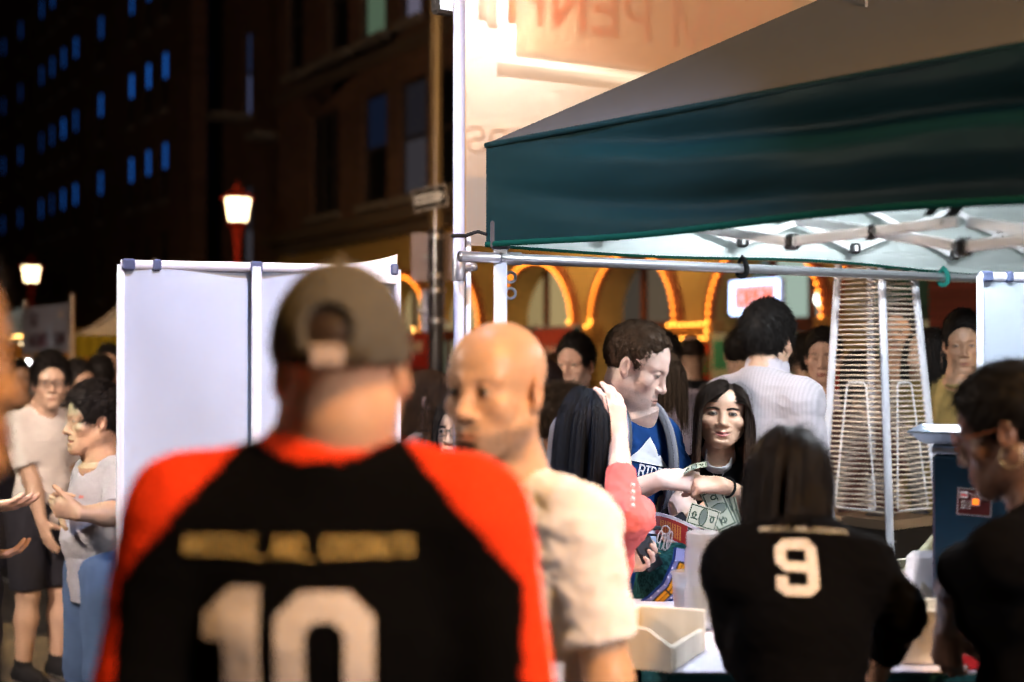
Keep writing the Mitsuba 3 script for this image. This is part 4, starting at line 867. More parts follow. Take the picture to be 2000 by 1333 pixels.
# the steel rail along the far side and its ties
rail = thing('steel_rail', 'long galvanized steel rail below the hem of the tent lining', 'rail')
def side(t, z, o=0.0): d = V(.834, .552); n = V(-.552, .834); p = TC[0] + d * t + n * o; return V(p[0], p[1], z)
part(rail, 'bar', tube([side(-.12, 1.928, -.04), side(1.4, 1.932, -.04), side(3.2, 1.936, -.04)], .017, 14), 'm_metal', (.66, .67, .70), True)
part(rail, 'joint_sleeve', cyl(side(.02, 1.9285, -.04), side(.10, 1.929, -.04), .021), 'm_metal', (.6, .6, .62), True)
for px, col, nm in ((1433, (.012, .012, .012), 'black tie wrapped round the steel rail'), (1826, (.02, .16, .13), 'green cord loop wrapped round the steel rail')):
    t = next(q for q in np.linspace(0, 3, 600) if 1000 + side(q, 0)[0] / side(q, 0)[1] * FPX > px); c = side(t, 1.935, -.04)
    k = thing('tie', nm, 'tie'); d = V(.834, .552, 0); n = V(-.552, .834, 0); aa = np.linspace(0, 2 * math.pi, 14)
    part(k, 'loop', tube([c + .024 * (math.cos(q) * n + math.sin(q) * V(0, 0, 1.3)) + d * .004 * math.sin(q * 2) for q in aa], .006, 6, flat=1.7), 'm_cloth', col, True); part(k, 'tail', tube([c + V(0, 0, .03), c + V(0, -.006, .042)], [.006, .004], 6), 'm_cloth', col, True)
# banner on its tall pole, read from behind
pole = thing('banner_pole', 'tall pale steel banner pole at the corner of the tent', 'pole')
PX = at(896, 700, 4.42); part(pole, 'upper_tube', cyl((PX[0], PX[1], 1.9), (PX[0], PX[1], 3.6), .019, 16), 'm_gloss', (.46, .50, .66), True); part(pole, 'lower_tube', cyl((PX[0], PX[1], .02), (PX[0], PX[1], 1.9), .0175, 16), 'm_gloss', (.52, .56, .70), True); part(pole, 'collar', cyl((PX[0], PX[1], 1.86), (PX[0], PX[1], 1.93), .021, 16), 'm_metal', (.6, .6, .65), True); part(pole, 'base_plate', lathe([(.001, .04), (.03, .04), (.16, .012), (.17, 0), (.001, 0)], 24, (PX[0], PX[1], 0)), 'm_metal', (.35, .35, .38))
part(pole, 'cable_tie', mb(tube([V(PX[0], PX[1], 2.0) + .02 * V(math.cos(q), math.sin(q), 0) for q in np.linspace(0, 6.3, 14)], .006, 6), tube([(PX[0] + .02, PX[1] - .01, 2.0), (PX[0] + .06, PX[1] - .02, 2.012), (TC[0][0] + .01, TC[0][1] - .0, 2.0)], .006, 6)), 'm_matte', (.01, .01, .01))
part(pole, 'inner_tube', cyl((PX[0] + .028, PX[1] + .03, .02), (PX[0] + .028, PX[1] + .03, 2.0), .010, 12), 'm_gloss', (.72, .74, .78), True); part(pole, 'clamp', mb(ball((PX[0] + .045, PX[1] + .02, 1.905), .014), cyl((PX[0], PX[1], 1.905), (PX[0] + .045, PX[1] + .02, 1.905), .008)), 'm_metal', (.7, .7, .72), True)
for z in (1.87, 1.82): part(tent, 'eyelet', tube([V(TC[0][0] + .075, TC[0][1] - .0, z) + V(.0, 0, 0) + .016 * V(math.cos(q), 0, math.sin(q)) for q in np.linspace(0, 6.3, 14)], .005, 6), 'm_metal', (.6, .6, .62))
bn = thing('printed_banner', 'glowing tan vendor banner seen from behind with its lettering mirrored', 'banner')
BD = V(.834, .552, 0); BN = V(.552, -.834, 0); BO = V(PX[0] + .012, PX[1] + .04, 0) - BN * .06
BMx = frame(BO, x=BD, y=V(0, 0, 1)); 
def bsheet(x0, x1, z0, z1, off, nu=40, nv=30): return sheet(lambda u, v: BO + BD * (x0 + (x1 - x0) * u)[:, None] + np.stack([0 * u, 0 * u, z0 + (z1 - z0) * v], 1) + BN * (off + .006 * np.sin(u * 9 + v * 2))[:, None], nu, nv)
part(bn, 'fabric', bsheet(0, 2.5, 1.98, 3.45, 0), 'm_banner', (.80, .62, .45), True)
def bflat(m, off):
    m = trimesh.Trimesh(m.vertices, m.faces[m.face_normals[:, 2] > .5], process=False)
    return move(m, BMx @ frame((0, 0, -off), x=(1, 0, 0), y=(0, 1, 0)))
part(bn, 'dark_field', bflat(box(1.25, .42, .002, (.86, 2.83, 0)), .010), 'm_banner', (.74, .46, .31))
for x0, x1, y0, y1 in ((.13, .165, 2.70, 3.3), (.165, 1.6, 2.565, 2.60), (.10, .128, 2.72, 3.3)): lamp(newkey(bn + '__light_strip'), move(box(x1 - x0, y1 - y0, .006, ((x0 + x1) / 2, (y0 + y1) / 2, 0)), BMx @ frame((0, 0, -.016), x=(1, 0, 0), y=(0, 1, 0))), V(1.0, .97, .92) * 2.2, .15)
def mirrored(w, h, cx, cz, wd, off, col, nm):
    m = text(w, h, .002, True, None, wd); v = m.vertices.copy(); v[:, 0] *= -1; m = trimesh.Trimesh(v + V(cx, cz, 0), m.faces[:, ::-1], process=False); part(bn, nm, bflat(m, off), 'm_banner', col)
mirrored('PHNOM PENH', .17, .98, 2.81, 1.55, .014, (.80, .09, .02), 'lettering'); mirrored('SKEWERS', .085, .36, 2.34, .62, .008, (.80, .62, .46), 'lettering')
fl_ = thing('flood_light', 'white flood light shining on the front of the vendor banner', 'lamp'); fp = BO + BD * .20 - BN * .26 + V(0, 0, 2.86)
lamp(fl_ + '__lens', box(.16, .004, .10, (0, 0, 0), frame(fp, x=BD, z=V(0, 0, 1))), LED * K_BANNER, 1.0); part(fl_, 'housing', box(.2, .05, .14, (0, 0, 0), frame(fp - BN * .035, x=BD, z=V(0, 0, 1)), .01), 'm_matte', (.03, .03, .03)); part(fl_, 'arm', tube([fp - BN * .05, fp - BN * .05 - BD * .2 + V(0, 0, .02), V(PX[0], PX[1], fp[2] + .02)], .01, 8), 'm_matte', (.03, .03, .03))
# ---------------------------------------------------------------- white cloth panels on frames
def cloth_panel(label, a, b, ztop, mids=(), seed=0, flap=False, bright=.66):
    k = thing('display_panel', label, 'panel'); a, b = V(*a, 0), V(*b, 0); L = np.linalg.norm(b - a); d = (b - a) / L; n = unit(V(d[1], -d[0], 0))
    def f(u, v):
        p = a + d * (u * L)[:, None]; w = .034 * (meshkit.fbm(np.stack([u * 3 + v * 1.7, v * 2.2 - u, 0 * u + seed], 1), 3, seed) - .5) + .012 * np.sin((u * 1.2 - v * .9) * 9) * np.exp(-v * 2); w += .02 * np.sin(np.pi * v) * np.sin(np.pi * u) * -1
        p = p + n * (w - .012)[:, None]; p[:, 2] = ztop - .012 - (ztop - .08) * v; return p
    part(k, 'cloth', sheet(f, 50, 70, .002), 'm_sheet', (bright * .88, bright * .98, bright * 1.14), True)
    R = .0145
    part(k, 'top_rail', cyl(a + V(0, 0, ztop), b + V(0, 0, ztop), R, 14), 'm_gloss', (.60, .61, .68), True)
    for q in (0, *mids, 1): part(k, 'upright', cyl(a + d * L * q + n * (.012 if 0 < q < 1 else 0) + V(0, 0, .0), a + d * L * q + n * (.012 if 0 < q < 1 else 0) + V(0, 0, ztop), R * (1.05 if 0 < q < 1 else .8), 14), 'm_gloss', (.62, .64, .72), True)
    for q in ([.027, .125] + [m for m in mids] + [.985]): part(k, 'corner_clip', box(.036 if q < .03 or q in mids else .024, .04, .034, (0, 0, 0), frame(a + d * L * q + V(0, 0, ztop), x=d, z=V(0, 0, 1)), .005), 'm_gloss', (.06, .075, .14)); 
    for q in (0, 1): part(k, 'foot', box(.04, .5, .03, (0, 0, .015), frame(a + d * L * q, x=d, z=V(0, 0, 1)), .008), 'm_matte', (.3, .3, .32))
    if flap: part(k, 'loose_corner', sheet(lambda u, v: b + d * (-.20 + .20 * u)[:, None] + np.stack([0 * u, -.02 - .01 * np.sin(u * 5), ztop + .012 + .035 * u ** 2 - (.02 + .07 * u) * v], 1), 14, 8, .003), 'm_cloth', (.8, .8, .8), True)
    return k
a, b = at(235, 700, 4.1), at(776, 700, 4.34); cloth_panel('white cloth panel on a metal frame behind the man in the cap', a[:2], b[:2], EYE + 183 / FPX * 4.1, (.475,), 1, True)
a, b = at(1914, 700, 4.5), at(2330, 700, 4.75); cloth_panel('white cloth panel on a frame at the right edge of the picture', a[:2], b[:2], EYE + 160 / FPX * 4.5, (), 4, bright=.5)
pl = thing('spot_light', 'added white spot light above the frame aimed at the left cloth panel', 'lamp'); P0 = V(-.15, 3.05, 3.05)  # invented fixture and arm, put in to light the cloth panel
scene[pl + '__light'] = {'type': 'spot', 'to_world': T().look_at(origin=list(P0), target=[-.78, 4.2, 1.1], up=[0, 0, 1]), 'intensity': {'type': 'rgb', 'value': [float(x) for x in V(.72, .82, 1.18) * K_PANEL]}, 'cutoff_angle': 58.0, 'beam_width': 16.0}
part(pl, 'housing', cyl(P0 + V(.045, -.09, .14), P0 + V(.006, -.012, .02), .04, 12, .06), 'm_matte', (.02, .02, .02)); part(pl, 'arm', tube([P0 + V(.04, -.08, .13), P0 + V(.03, .1, .3), V(PX[0], PX[1], 3.5)], .012, 8), 'm_matte', (.02, .02, .02))
# ---------------------------------------------------------------- sodium street lamp behind the camera, out of the frame
sl = thing('street_lamp', 'tall sodium street lamp behind the photographer', 'street lamp'); SP = V(2.5, -.9, 5.8)
lamp(sl + '__lens', box(.5, .26, .01, SP), SODIUM * K_SODIUM, 3.0); part(sl, 'head', box(.6, .34, .12, SP + V(0, 0, .075), None, .04), 'm_matte', (.1, .1, .1)); part(sl, 'arm', tube([SP + V(.2, 0, .1), SP + V(1.2, 0, .3), SP + V(1.8, 0, 0)], .04, 10), 'm_matte', (.1, .1, .1)); part(sl, 'post', cyl(V(SP[0] + 1.8, SP[1], 0), SP + V(1.8, 0, 0), .08, 14), 'm_matte', (.1, .1, .1))
fl2 = thing('flood_light', 'warm white flood light of another stall behind the photographer', 'lamp'); fq = V(3.0, -.7, 3.1); FQ = frame(fq, x=unit(V(1, .75, 0)), z=unit(V(-2.6, 3.4, -1.5)))
lamp(fl2 + '__lens', poly([(-.2, -.2), (.2, -.2), (.2, .2), (-.2, .2)], .004, FQ), V(1.0, .86, .82) * K_FILL, 2.0); part(fl2, 'housing', box(.46, .46, .08, (0, 0, -.045), FQ, .02), 'm_matte', (.05, .05, .05)); part(fl2, 'stand', cyl((fq[0], fq[1] - .12, 0), (fq[0], fq[1] - .12, 3.0), .025), 'm_matte', (.05, .05, .05))
fl3 = thing('flood_light', 'added warm fill light out of the frame for the group at the left', 'lamp'); fq = V(-3.0, 3.5, 3.0); FQ = frame(fq, x=unit(V(1, -.4, 0)), z=unit(V(1.2, 3.0, -1.7)))  # fill light put in to brighten the men at the left
lamp(fl3 + '__lens', poly([(-.2, -.2), (.2, -.2), (.2, .2), (-.2, .2)], .004, FQ), V(1.0, .80, .66) * K_FILL2, 1.0); part(fl3, 'housing', box(.46, .46, .08, (0, 0, -.045), FQ, .02), 'm_matte', (.05, .05, .05)); part(fl3, 'stand', cyl((fq[0], fq[1] - .12, 0), (fq[0], fq[1] - .12, 2.9), .025), 'm_matte', (.05, .05, .05))
al = thing('awning_lamp', 'hidden warm strip added under the arcade cornice to light the crowd', 'lamp'); q0, q1 = fac(.8, 3.75, .9), fac(4.6, 3.75, .9); lamp(al + '__strip', beam(q0, q1, .05, .03), V(1, .62, .26) * 55, .8); part(al, 'bracket', mb(beam(q0 + V(0, 0, .03), fac(.8, 3.8, .2), .02, .02)), 'm_matte', (.05, .05, .05)); part(al, 'bracket', beam(q1 + V(0, 0, .03), fac(4.6, 3.8, .2), .02, .02), 'm_matte', (.05, .05, .05))  # concealed strip put in to warm the crowd and the plaster
s2 = thing('street_lamp', 'added unseen sodium lamp that lights the arcade', 'street lamp'); SP = V(-6.4, 17.2, 6.6)  # unseen lamp put in to light the facade and the arrow sign
lamp(s2 + '__lens', box(.5, .26, .01, SP), SODIUM * V(1, 1.15, 1.6) * K_FACADE * 6, 1.0); part(s2, 'head', box(.6, .34, .12, SP + V(0, 0, .075), None, .04), 'm_matte', (.1, .1, .1)); part(s2, 'arm', tube([SP + V(-.2, 0, .1), SP + V(-1.2, 0, .3), SP + V(-1.8, 0, 0)], .04, 10), 'm_matte', (.1, .1, .1)); part(s2, 'post', cyl(V(SP[0] - 1.8, SP[1], 0), SP + V(-1.8, 0, 0), .08, 14), 'm_matte', (.1, .1, .1))
# ---------------------------------------------------------------- patio heater
ph = thing('patio_heater', 'tall steel pyramid patio heater with wire guard standing on a dark base', 'patio heater')
HK = 1.15; HB, HT, ZBs, ZTp = V(1.293, 5.0) * HK, V(1.276, 5.0) * HK, EYE - .55 * HK, EYE + .54 * HK
def hcorner(i, z, k=1.0):
    t = (z - ZBs) / (ZTp - ZBs); r = (.194 + (.108 - .194) * t) * k * HK; a = math.radians(-96 + 90 * i); c = HB + (HT - HB) * t; return V(c[0] + r * math.cos(a), c[1] + r * math.sin(a), z)
for i in range(4): part(ph, 'corner_post', tube([hcorner(i, ZBs - (.25 if i == 0 else .02), 1.03), hcorner(i, ZTp, 1.03)], .0165, 10, flat=.9), 'm_gloss', (.74, .75, .82), True)
for i in (3, 0):
    for q in range(58):
        z = ZBs + .03 + q * .0205
        if z < ZTp - .03: a, b = hcorner(i, z), hcorner((i + 1) % 4, z + .001 * (q % 3)); m = (a + b) / 2; part(ph, 'guard_wire', tube([a, m + (m - V(HB[0], HB[1], z)) * .015, b], .0036, 6), 'm_gloss', (.80, .68, .54), True)
back = [tube([hcorner(i, ZBs + .03 + q * .0205), hcorner((i + 1) % 4, ZBs + .03 + q * .0205)], .0034, 5) for i in (1, 2) for q in range(58)]
part(ph, 'rear_guard', mb(*back), 'm_gloss', (.7, .64, .58), True, kind='stuff')
for i in (3, 0):
    def fc(u, z): return hcorner(i, z, 1.02) * (1 - u) + hcorner((i + 1) % 4, z, 1.02) * u
    pts = [fc(.3, ZBs + .515), fc(.33, ZBs + .535), fc(.62, ZBs + .535), fc(.66, ZBs + .515), fc(.80, ZBs + .05), fc(.78, ZBs + .035), fc(.2, ZBs + .035), fc(.18, ZBs + .05), fc(.3, ZBs + .515)]
    part(ph, 'guard_loop', tube(pts, .0042, 6), 'm_gloss', (.85, .84, .84), True)
part(ph, 'glass_tube', lathe([(.042, ZBs), (.042, ZTp)], 28, (HT[0], HT[1], 0)), 'm_pane'); part(ph, 'burner', lathe([(.001, ZBs + .02), (.055, ZBs + .02), (.06, ZBs), (.001, ZBs)], 20, (HB[0], HB[1], 0)), 'm_metal', (.4, .4, .42), True)
def ring(z0, z1, k0, k1): return trimesh.convex.convex_hull(np.array([hcorner(i, ZBs, k0) * V(1, 1, 0) + V(0, 0, z0) for i in range(4)] + [hcorner(i, ZBs, k1) * V(1, 1, 0) + V(0, 0, z1) for i in range(4)]))
part(ph, 'base_trim', ring(ZBs - .035, ZBs, 1.08, 1.0), 'm_metal', (.62, .45, .30)); part(ph, 'base', ring(.03, ZBs - .036, 1.05, 1.05), 'm_gloss', (.022, .018, .015)); part(ph, 'foot', ring(0, .03, 1.2, 1.2), 'm_matte', (.02, .02, .02))
part(ph, 'top_cap', ring(ZTp, ZTp + .05, .64, .45), 'm_metal', (.5, .5, .52))
for sx in (-.012, .012): part(ph, 'bolt', ball(hcorner(0, ZBs - .075, 1.05) + V(sx * 1.3, -.012, 0), .004), 'm_metal', (.8, .8, .8))
# ---------------------------------------------------------------- the serving table and what stands on it
TT = .93
tb = thing('serving_table', 'serving table under a pale plastic sheet with a dark teal skirt', 'table')
part(tb, 'tabletop', box(2.5, .92, .03, (1.6, 3.60, TT - .018)), 'm_matte', (.4, .4, .4)); part(tb, 'plastic_sheet', sheet(lambda u, v: np.stack([.34 + 2.52 * u, 3.13 + .94 * v, TT + .003 + .003 * (meshkit.fbm(np.stack([u * 20, v * 8, 0 * u], 1), 2) - .5)], 1), 60, 30, .002), 'm_gloss', (.62, .62, .74), True)
for (xa, ya), (xb, yb) in (((.345, 3.13), (2.85, 3.13)), ((.345, 4.07), (.345, 3.13)), ((2.85, 4.07), (.345, 4.07))):
    part(tb, 'skirt', sheet(lambda u, v: np.stack([xa + (xb - xa) * u + (0.012 * np.sin(u * 60) * v if xa == xb else 0), ya + (yb - ya) * u + (.012 * np.sin(u * 90) * v if ya == yb else 0), TT - .004 - .85 * v], 1), 60, 6, .003), 'm_cloth', (.010, .045, .05), True)
for x in (.42, 2.7):
    for y in (3.22, 3.98): part(tb, 'leg', cyl((x, y, 0), (x, y, TT - .034), .016), 'm_metal', (.4, .4, .4))
def crate(label, c, sx, sy, h, rot=0, cut=False, group=None):
    k = thing('wooden_box', label, 'box', group); M = frame(V(c[0], c[1], TT + .006), x=V(math.cos(math.radians(rot)), math.sin(math.radians(rot)), 0), z=V(0, 0, 1)); t = .014
    if cut:
        pr = [(-sx / 2, 0), (sx / 2, 0), (sx / 2, h * .55), (sx / 2 - .055, h * .92), (sx / 2 - .10, h), (-sx / 2, h)]; part(k, 'front_board', poly(pr, t, M @ frame((0, -sy / 2, 0), x=(1, 0, 0), y=(0, 0, 1))), 'm_wood')
    else: part(k, 'front_board', box(sx, t, h, (0, -sy / 2, h / 2), M, .002), 'm_wood')
    part(k, 'back_board', box(sx, t, h, (0, sy / 2, h / 2), M, .002), 'm_wood')
    for q in (-1, 1): part(k, 'side_board', box(t, sy - t - .002, h * (.55 if cut and q > 0 else 1), (q * (sx / 2 - t / 2), 0, (h * (.55 if cut and q > 0 else 1)) / 2), M, .002), 'm_wood')
    part(k, 'bottom_board', box(sx - 2 * t, sy - t - .004, .008, (0, 0, .006), M), 'm_wood'); return k
crate('pale wooden box with a cut corner between the white shirted man and the jar', (.325, 3.26), .17, .24, .095, -24, True)
crate('pale wooden box at the back of the table below the patio heater', (1.09, 3.78), .22, .24, .135, 24)
crate('wooden box at the table front under the hand of the woman with hoop earrings', (.98, 3.27), .20, .16, .12, -6)
# tip jar
jr = thing('tip_jar', 'clear plastic tip jar holding folded bank notes beside the woman wearing number nine', 'jar')
JC = at(1372, 700, 3.62)[:2]; part(jr, 'jar', lathe([(.001, TT + .012), (.042, TT + .012), (.047, TT + .03), (.047, TT + .10), (.040, TT + .125), (.046, TT + .145), (.046, TT + .20), (.038, TT + .215), (.038, TT + .235)], 28, (JC[0], JC[1], 0)), 'm_plastic_clear', smooth=True); part(jr, 'lid', lathe([(.0425, TT + .212), (.0425, TT + .245), (.036, TT + .25), (.001, TT + .25)], 28, (JC[0], JC[1], 0)), 'm_plastic_clear', smooth=True)
NOTE = V(.30, .34, .25)
for i in range(4):
    k = thing('bank_note', ['folded bank note standing at the front of the tip jar', 'bank note curled at the left inside the tip jar', 'bank note at the right inside the tip jar', 'bank note lying at the back of the tip jar'][i], 'bank note', 'bank notes in the tip jar'); a = i * 1.5 + .3
    add(k, sheet(lambda u, v: np.stack([JC[0] + (.022 + .008 * np.sin(u * 5)) * np.cos(a + u * 1.6), JC[1] + (.022 + .008 * np.sin(u * 5)) * np.sin(a + u * 1.6), TT + .018 + .075 * v + .01 * i], 1), 10, 6, .0006), 'm_matte', NOTE * (1 + .2 * (i % 2)), True)
# stacked clear cups behind the jar
cs = thing('plastic_container', 'clear plastic container standing left of the tip jar', 'container'); c = JC + V(-.028, .13); part(cs, 'tub', lathe([(.001, TT + .008), (.03, TT + .008), (.036, TT + .12), (.040, TT + .125), (.036, TT + .13)], 24, (c[0], c[1], 0)), 'm_plastic_clear', smooth=True); part(cs, 'contents', lathe([(.001, TT + .013), (.027, TT + .013), (.031, TT + .09), (.001, TT + .095)], 20, (c[0], c[1], 0)), 'm_gloss', (.6, .62, .68), True)
# foam boxes, ice bag, tray
def foam(label, c, sx, sy, h, rot, lid=0):
    k = thing('foam_box', label, 'box', 'white foam boxes on the table'); M = frame(V(*c), x=V(math.cos(math.radians(rot)), math.sin(math.radians(rot)), 0), z=V(0, 0, 1))
    part(k, 'tray', box(sx, sy, h, (0, 0, h / 2), M, .015), 'm_matte', (.8, .8, .82)); part(k, 'lid', box(sx, sy, h * .7, (0, 0, h * .35), M @ frame((0, sy / 2, h), x=(1, 0, 0), y=(0, -math.cos(math.radians(lid)), math.sin(math.radians(lid)))) @ frame((0, sy / 2, 0), x=(1, 0, 0), z=(0, 0, 1)), .015), 'm_matte', (.8, .8, .82))
foam('open white foam box below the pale wooden box at the back', (1.09, 3.60, TT + .006), .17, .16, .045, 10, 75)
foam('white foam box with its lid ajar beside the elbow of the woman wearing number nine', (.955, 3.47, TT + .006), .17, .15, .04, -14, 30)
foam('closed white foam box under the arm of the woman wearing number nine', (.76, 3.36, TT + .006), .16, .15, .04, 5, 2)
foam('white foam box lid leaning at the front of the table', (.80, 3.30, TT + .062), .12, .10, .03, -30, 10)
ib = thing('ice_bag', 'knotted clear plastic bag of ice on the table beside the red tray', 'bag'); g = Field((.95, 3.15, TT - .02), (1.45, 3.65, TT + .22), .008); q = V(1.20, 3.38, TT + .065); g.el(q, (.10, .085, .062), k=.02); g.el(q + V(.02, 0, .04), (.05, .05, .045), k=.03); g.rc(q + V(.02, 0, .07), q + V(.03, 0, .13), .012, .024, k=.02); m = wrinkle(g.mesh(), .011, (30, 30, 30), 4, 3); part(ib, 'bag', m, 'm_gloss', lambda v: np.array([.62, .62, .70]) * (.8 + .4 * meshkit.fbm(v * 60, 2, 1))[:, None], True)
rt = thing('red_tray', 'shallow red plastic tray at the lower right corner of the table', 'tray'); part(rt, 'tray', mb(box(.36, .16, .008, (1.17, 3.22, TT + .010)), box(.36, .012, .03, (1.17, 3.14, TT + .021)), box(.012, .15, .03, (.995, 3.22, TT + .021))), 'm_gloss', (.42, .02, .025))
ch = thing('chopsticks', 'pair of pale wooden chopsticks lying across the red tray', 'chopsticks'); 
for o in (0, .012): part(ch, 'stick', cyl((1.06, 3.235 + o, TT + .022), (1.22, 3.165 + o, TT + .020), .0035, 6), 'm_wood')
bk = thing('clip_tray', 'black cash tray with shiny clips at the lower edge of the picture', 'tray'); M = frame((.62 + .05, 2.72, TT + .006), x=unit(V(.95, -.1, .04)), z=V(0, 0, 1)); part(bk, 'tray', box(.20, .16, .05, (0, 0, .02), M, .008), 'm_gloss', (.01, .012, .013)); part(bk, 'rail', box(.17, .012, .014, (0, -.05, .052), M, .004), 'm_metal', (.25, .42, .45))
for q in (-.05, .0, .05): part(bk, 'clip', box(.012, .05, .012, (q, -.07, .05), M @ frame((0, 0, 0), x=unit(V(1, .5, 0)), z=V(0, 0, 1)), .003), 'm_metal', (.25, .4, .45))
# sugarcane press
sc = thing('sugarcane_press', 'dark blue sugarcane press with a steel tray and a maker plate at the right', 'machine')
PC = at(1820, 880, 3.55); PM = frame(V(PC[0], PC[1], 0), x=unit(V(1, -.37, 0)), z=V(0, 0, 1)); ptop = EYE - 188 / FPX * 3.55
part(sc, 'body', box(.42, .34, ptop - TT - .004, (.21, .17, (ptop + TT) / 2), PM, .006), 'm_gloss', (.006, .022, .042)); part(sc, 'rim', box(.43, .35, .02, (.212, .17, ptop + .012), PM, .004), 'm_metal', (.35, .42, .5))
def trayf(u, v):
    x = -.055 + .55 * u; y = -.05 + .42 * v; r = np.minimum(np.minimum(u, 1 - u) * .55, np.minimum(v, 1 - v) * .42); z = ptop + .030 + .03 * np.clip(1 - r / .035, 0, 1) + .018 * u * 0; return tp(PM, np.stack([x, y, z], 1))
part(sc, 'steel_tray', sheet(trayf, 60, 50, .003), 'm_metal', (.30, .36, .45), True)
PLM = PM @ frame((.10, -.0035, ptop - .115), x=(1, 0, -.05), y=(.05, 0, 1)); part(sc, 'plate_rim', box(.082, .068, .004, (0, 0, 0), PLM, .001), 'm_metal', (.65, .7, .78)); part(sc, 'maker_plate', box(.074, .060, .002, (0, 0, .003), PLM), 'm_gloss', (.05, .01, .012))
part(sc, 'emblem_field', box(.019, .017, .001, (-.0255, .017, .0046), PLM), 'm_matte', (.55, .55, .6)); part(sc, 'emblem', mb(*[poly([(.0045 * math.cos(t), .0022 * math.sin(t)) for t in np.linspace(0, 6.28, 14)][:-1], .0006, PLM @ frame((-.0255 + q, .017 + abs(q) * -.3, .0052), x=(1, q * 40, 0), y=(-q * 40, 1, 0))) for q in (-.0045, .0, .0045)]), 'm_matte', (.5, .02, .03))
part(sc, 'lettering', text('TYZ-60 SUGARCANE PRESSER', .006, .0006, True, PLM @ frame((.009, .019, .0042), x=(1, 0, 0), y=(0, 1, 0)), .044), 'm_matte', (.6, .62, .68))
for i, w in enumerate(('POWER 1.1 KW', 'VOLT 110 V', 'CAPACITY 300', 'WEIGHT 60 KG')): part(sc, 'lettering', text(w, .0035, .0006, True, PLM @ frame((-.020, .001 - .0055 * i, .0042), x=(1, 0, 0), y=(0, 1, 0)), .024), 'm_matte', (.6, .62, .68))
part(sc, 'switch_frame', box(.021, .021, .003, (.003, .002, .0052), PLM, .001), 'm_metal', (.6, .65, .7)); lamp(sc + '__switch', box(.015, .015, .004, (.003, .002, .0075), PLM), V(1.0, .16, .015) * 2.2, 0)
for i, (o, l, r) in enumerate(((0, .24, .020), (.045, .20, .016))):
    k = thing('sugarcane_stalk', ['thick pale green sugarcane stalk leaning behind the wooden box', 'short sugarcane stalk with split ends beside the thick one'][i], 'sugarcane', 'sugarcane stalks'); a = V(1.045 + o, 3.80, TT + .10); b = a + unit(V(.55, .05, .62)) * l
    n = 16; t = np.linspace(0, 1, n); rad = r * (1 + .10 * (np.abs(((t * 3) % 1) - .5) > .42)); part(k, 'stalk', wrinkle(tube(a + (b - a) * t[:, None], rad, 12), .0015, (60, 60, 60), i), 'm_gloss', lambda v: np.array([.55, .60, .42]) * (.75 + .5 * meshkit.fbm(v * V(120, 120, 30), 3, 2))[:, None], True); part(k, 'cut_end', mb(*[tube([b, b + V(.006 * math.cos(q), .004 * math.sin(q), .016)], [.004, .001], 5) for q in np.arange(7) * .9]), 'm_matte', (.7, .7, .55))
# ================================================================ people
MAKE = None
def ground(px, D): return (px - HX) / FPX * D
KNIT = {'type': 'principled', 'base_color': VC, 'roughness': .95, 'specular': .1, 'sheen': .3}
def plain(c, var=.12, f=25): return lambda v, s, jl: np.asarray(c) * (1 - var / 2 + var * meshkit.fbm(v * f, 3, s.seed))[:, None]
